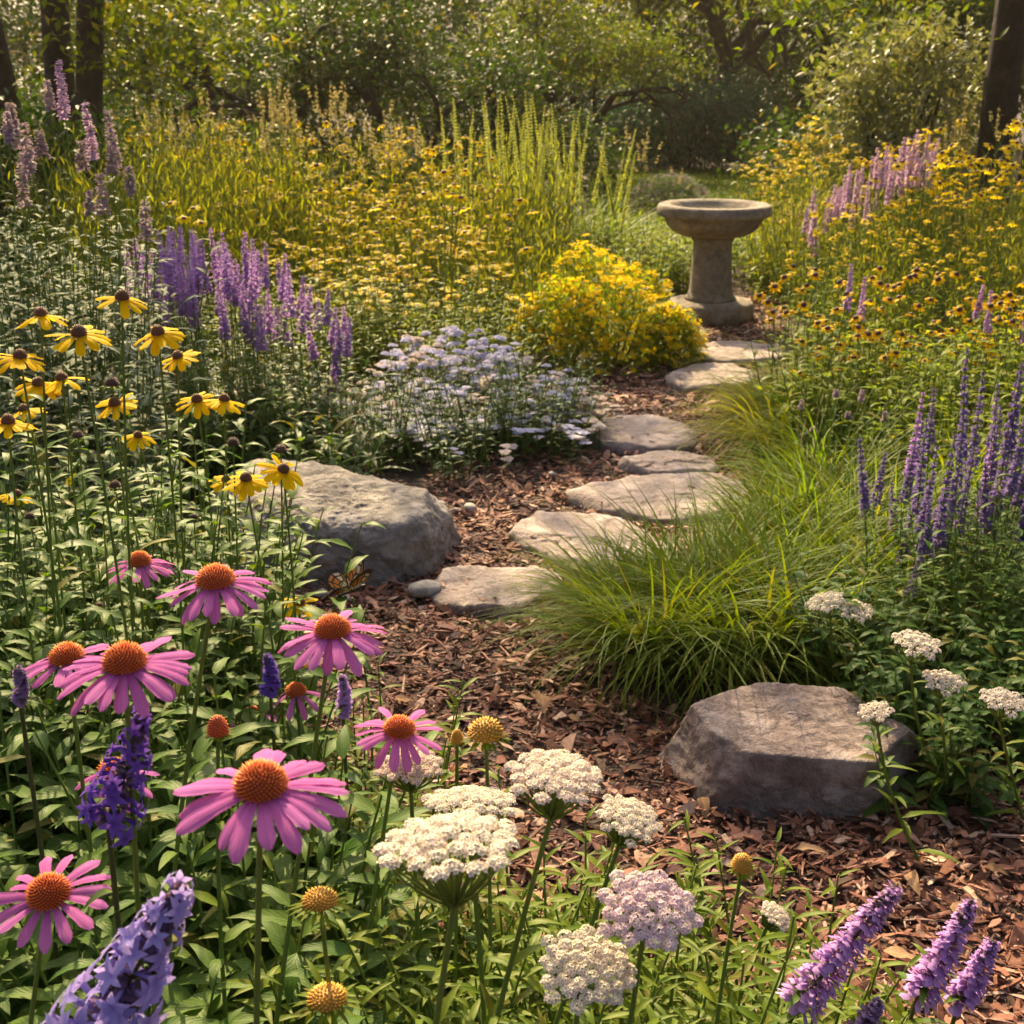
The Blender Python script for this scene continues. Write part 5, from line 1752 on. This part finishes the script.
AREA = [(362, 370), (400, 335), (440, 326), (520, 345), (585, 378), (606, 402), (600, 425), (560, 440), (480, 425), (420, 440), (385, 425), (362, 400)]
k = 0
while k < 235:
    px, py = U(340, 615), U(325, 470)
    if not inside(px, py, AREA) and not (random.random() < .10 and inside(px, py - 25, AREA)):
        continue
    t = (py - 330) / 110
    zc = 5.75 - .75 * t + U(-.12, .12)
    h = P(px, py, zc)
    white = px > 575 or random.random() < .15
    h.z = min(max(h.z, .12), .52)
    place(random.choice(AGM[5:] if white else AGM[:5]), 'pale_blue_flower', below(h), 'flat white flower cluster in the pale mound beside the path' if white else 'flat pale blue flower cluster in the mound beside the path',
          'flower cluster', 'white clusters of the pale mound' if white else 'pale blue clusters of the mound', U(0, 6.28), (U(-.12, .12), U(-.12, .12)), (1, 1, h.z / .40))
    k += 1

# ------------------------------------------------------------------ right hand beds
HEL = [daisy_small(.062, .0105, .010, 11, 'ray_helenium', 'cone_brown', .6, 7, branches=random.choice([1, 2, 3])) for _ in range(8)]
for i in range(70):
    px = U(775, 1035)
    py = 268 + random.random() * 92
    zc = U(4.9, 5.9)
    h = P(px, py, zc)
    place(random.choice(HEL), 'red_centred_daisy', below(h), 'yellow daisy with a rusty red centre in the bed at the middle right', 'daisy', 'red centred daisies at right', U(-.7, .7), (U(-.06, .06), U(-.06, .06)), (1, 1, h.z / .6))
for i in range(58):
    px = U(895, 1040) if i < 44 else U(860, 960)
    py = 118 + random.random() * 75 + max(0, (940 - px)) * .4
    h = P(px, py, U(7.0, 8.4))
    place(random.choice(DR), 'orange_daisy', below(h), 'deep gold daisy on a tall stem at the top of the right bed', 'daisy', 'tall gold daisies at upper right', U(-.7, .7), (U(-.05, .05), U(-.05, .05)), (1.1, 1.1, h.z))
LIL = [spike_proto(1.0, U(.20, .32), .024, .010, 13, 8, .015, 'petal_lilac', leafm='leaf_bright', nleaf=12) for _ in range(4)]
for i in range(54):
    px = U(812, 935)
    py = 128 + max(0, (895 - px)) * .75 + random.random() * 40
    h = P(px, py, U(7.2, 8.3))
    place(random.choice(LIL), 'lilac_spire', below(h), 'pale pink lilac flower spire before the variegated shrub', 'spire plant', 'lilac spires at upper right', U(0, 6.28), (U(-.05, .05), U(-.05, .05)), (1, 1, h.z))
for i in range(16):
    px = random.choice([U(930, 1030), U(780, 850)])
    h = P(px, (92 if px > 900 else 190) + random.random() * 40, U(7.5, 8.5))
    place(random.choice(SEED), 'seed_head_stem', below(h), 'straw seed head standing above the right bed', 'seed head', 'straw seed heads at right', U(0, 6.28), (U(-.05, .05), U(-.05, .05)), (1, 1, max(.3, h.z) / 1.2))
BB_MORE = 46
BB = [daisy_small(.055, .008, .008, 9, 'petal_yellow', 'cone_gold', 1.0, 16, branches=4) for _ in range(5)]
for i in range(80):
    px = U(735, 885)
    py = 112 + abs(px - 815) * .62 + random.random() * 60
    h = P(px, min(py, 205), U(9.4, 10.6))
    place(random.choice(BB), 'yellow_bush_daisy', below(h), 'branching stem of small orange yellow blooms before the dark trees', 'daisy', 'yellow blooms behind the birdbath', U(-.9, .9), (U(-.08, .08), U(-.08, .08)), (1.2, 1.2, max(.25, h.z)))
for i in range(BB_MORE):
    h = P(U(770, 1030), U(196, 268), U(6.2, 7.6))
    place(random.choice(BB), 'yellow_bush_daisy', below(h), 'branching stem of small yellow blooms in the bank right of the birdbath', 'daisy', 'small yellow blooms right of the birdbath', U(-.9, .9), (U(-.08, .08), U(-.08, .08)), (.9, .9, h.z))
for px, py in [(1003, 290), (983, 285), (858, 275), (845, 262), (1018, 310)]:
    h = P(px, py, 5.2)
    place(random.choice(SALV), 'salvia', below(h), 'violet spike among the red centred daisies', 'salvia', 'violet spikes among red centred daisies', U(0, 6.28), (0, 0), (.9, .9, h.z))


# ------------------------------------------------------------------ butterfly on a leaf stem
def butterfly():
    p = P(352, 592, 2.35)
    g = below(p, .01)
    mb = MB()
    pts = curve_pts((0, 0, 0), Vector(p) - g - Vector((0, 0, .012)), (.02, 0, 0), 8)
    s = MB()
    tube(s, pts, np.linspace(.003, .0018, 8), 6)
    root = obj('perch_sprig', None, None, g)
    tag(root, 'short leafy sprig the butterfly rests on', 'leafy plant')
    obj('stem', s.mesh('stem', 'stem_green'), root)
    s = MB()
    stem_leaves(s, pts, 8, .06, .018, .15, .78)
    obj('foliage', s.mesh('foliage', 'leaf_fore'), root)
    bt = obj('butterfly', None, None, p)
    bt.scale = (1.35, 1.35, 1.35)
    bt.rotation_euler = (R(8), R(-12), R(20))
    tag(bt, 'orange and black butterfly with cream patches before the large boulder', 'butterfly')
    s = MB()
    tube(s, [(-.022, 0, 0), (-.012, 0, .002), (0, 0, .003), (.008, 0, .003), (.014, 0, .004), (.019, 0, .003)], [.0012, .0026, .0034, .0038, .0024, .0022], 8)
    for sg in (-1, 1):
        tube(s, [(.018, sg * .001, .004), (.028, sg * .005, .009), (.037, sg * .009, .012)], [.0004, .0003, .0005], 4)
    obj('body', s.mesh('body', 'wing_dark'), bt)
    for sg in (-1, 1):
        for nm, outline, ang in (('forewing', [(.006, 0), (.024, .018), (.032, .040), (.024, .048), (.010, .040), (-.002, .024), (-.004, .004)], 1.0),
                                 ('hindwing', [(-.002, .002), (-.002, .022), (-.008, .034), (-.022, .036), (-.032, .026), (-.028, .012), (-.014, .002)], .8)):
            w = MB()
            o2 = np.array(outline)
            cen = o2.mean(0)

            def lay(pl, z, m):
                c3 = pl.mean(0)
                V = [(x, y, z) for x, y in pl] + [(c3[0], c3[1], z + .0004)]
                k = len(pl)
                w.add(V, None, [(i, (i + 1) % k, k) for i in range(k)], None, m)
            lay(o2, 0, 0)
            for z, sgn in ((.0006, 1), (-.0006, -1)):
                for f0, f1, m in ((.10, .36, 2), (.42, .62, 1), (.68, .80, 1)):
                    root2 = o2[0]
                    k = len(o2)
                    for i in range(1, k - 1):
                        a, b = o2[i], o2[i + 1]
                        a, b = a + (b - a) * .12, b + (a - b) * .12
                        pl = np.array([root2 + (a - root2) * f0, root2 + (a - root2) * f1, root2 + (b - root2) * f1, root2 + (b - root2) * f0])
                        lay(pl, z, m if (i + m) % 3 else 2)
            o = obj(nm, w.mesh(nm, ['wing_dark', 'wing_orange', 'wing_cream'], smooth=False), bt)
            Mx = Matrix.Rotation(ang, 4, 'X')
            if sg < 0:
                Mx = Matrix.Rotation(-ang, 4, 'X') @ Matrix.Scale(-1, 4, (0, 1, 0))
            o.matrix_local = Matrix.Translation((0, sg * .001, .003)) @ Mx


butterfly()


# ------------------------------------------------------------------ warm summer haze
def haze():
    m, nt, out = mat_new('haze')
    v = N(nt, "ShaderNodeVolumePrincipled")
    v.inputs['Color'].default_value = (1.0, 0.88, 0.66, 1)
    v.inputs['Density'].default_value = 0.0005
    v.inputs['Anisotropy'].default_value = 0.45
    nt.links.new(v.outputs[0], out.inputs['Volume'])
    M['haze'] = m
    mb = MB()
    x, y0, y1, z0, z1 = 26, -6, 36, -1.0, 13
    V = [(-x, y0, z0), (x, y0, z0), (x, y1, z0), (-x, y1, z0), (-x, y0, z1), (x, y0, z1), (x, y1, z1), (-x, y1, z1)]
    mb.add(V, [(0, 3, 2, 1), (4, 5, 6, 7), (0, 1, 5, 4), (1, 2, 6, 5), (2, 3, 7, 6), (3, 0, 4, 7)])
    tag(obj('haze', mb.mesh('haze', 'haze', smooth=False)), 'faint golden haze in the summer air of the garden', 'haze', kind='stuff')


haze()
print('objects', len(bpy.data.objects), 'faces', sum(len(m.polygons) for m in bpy.data.meshes))
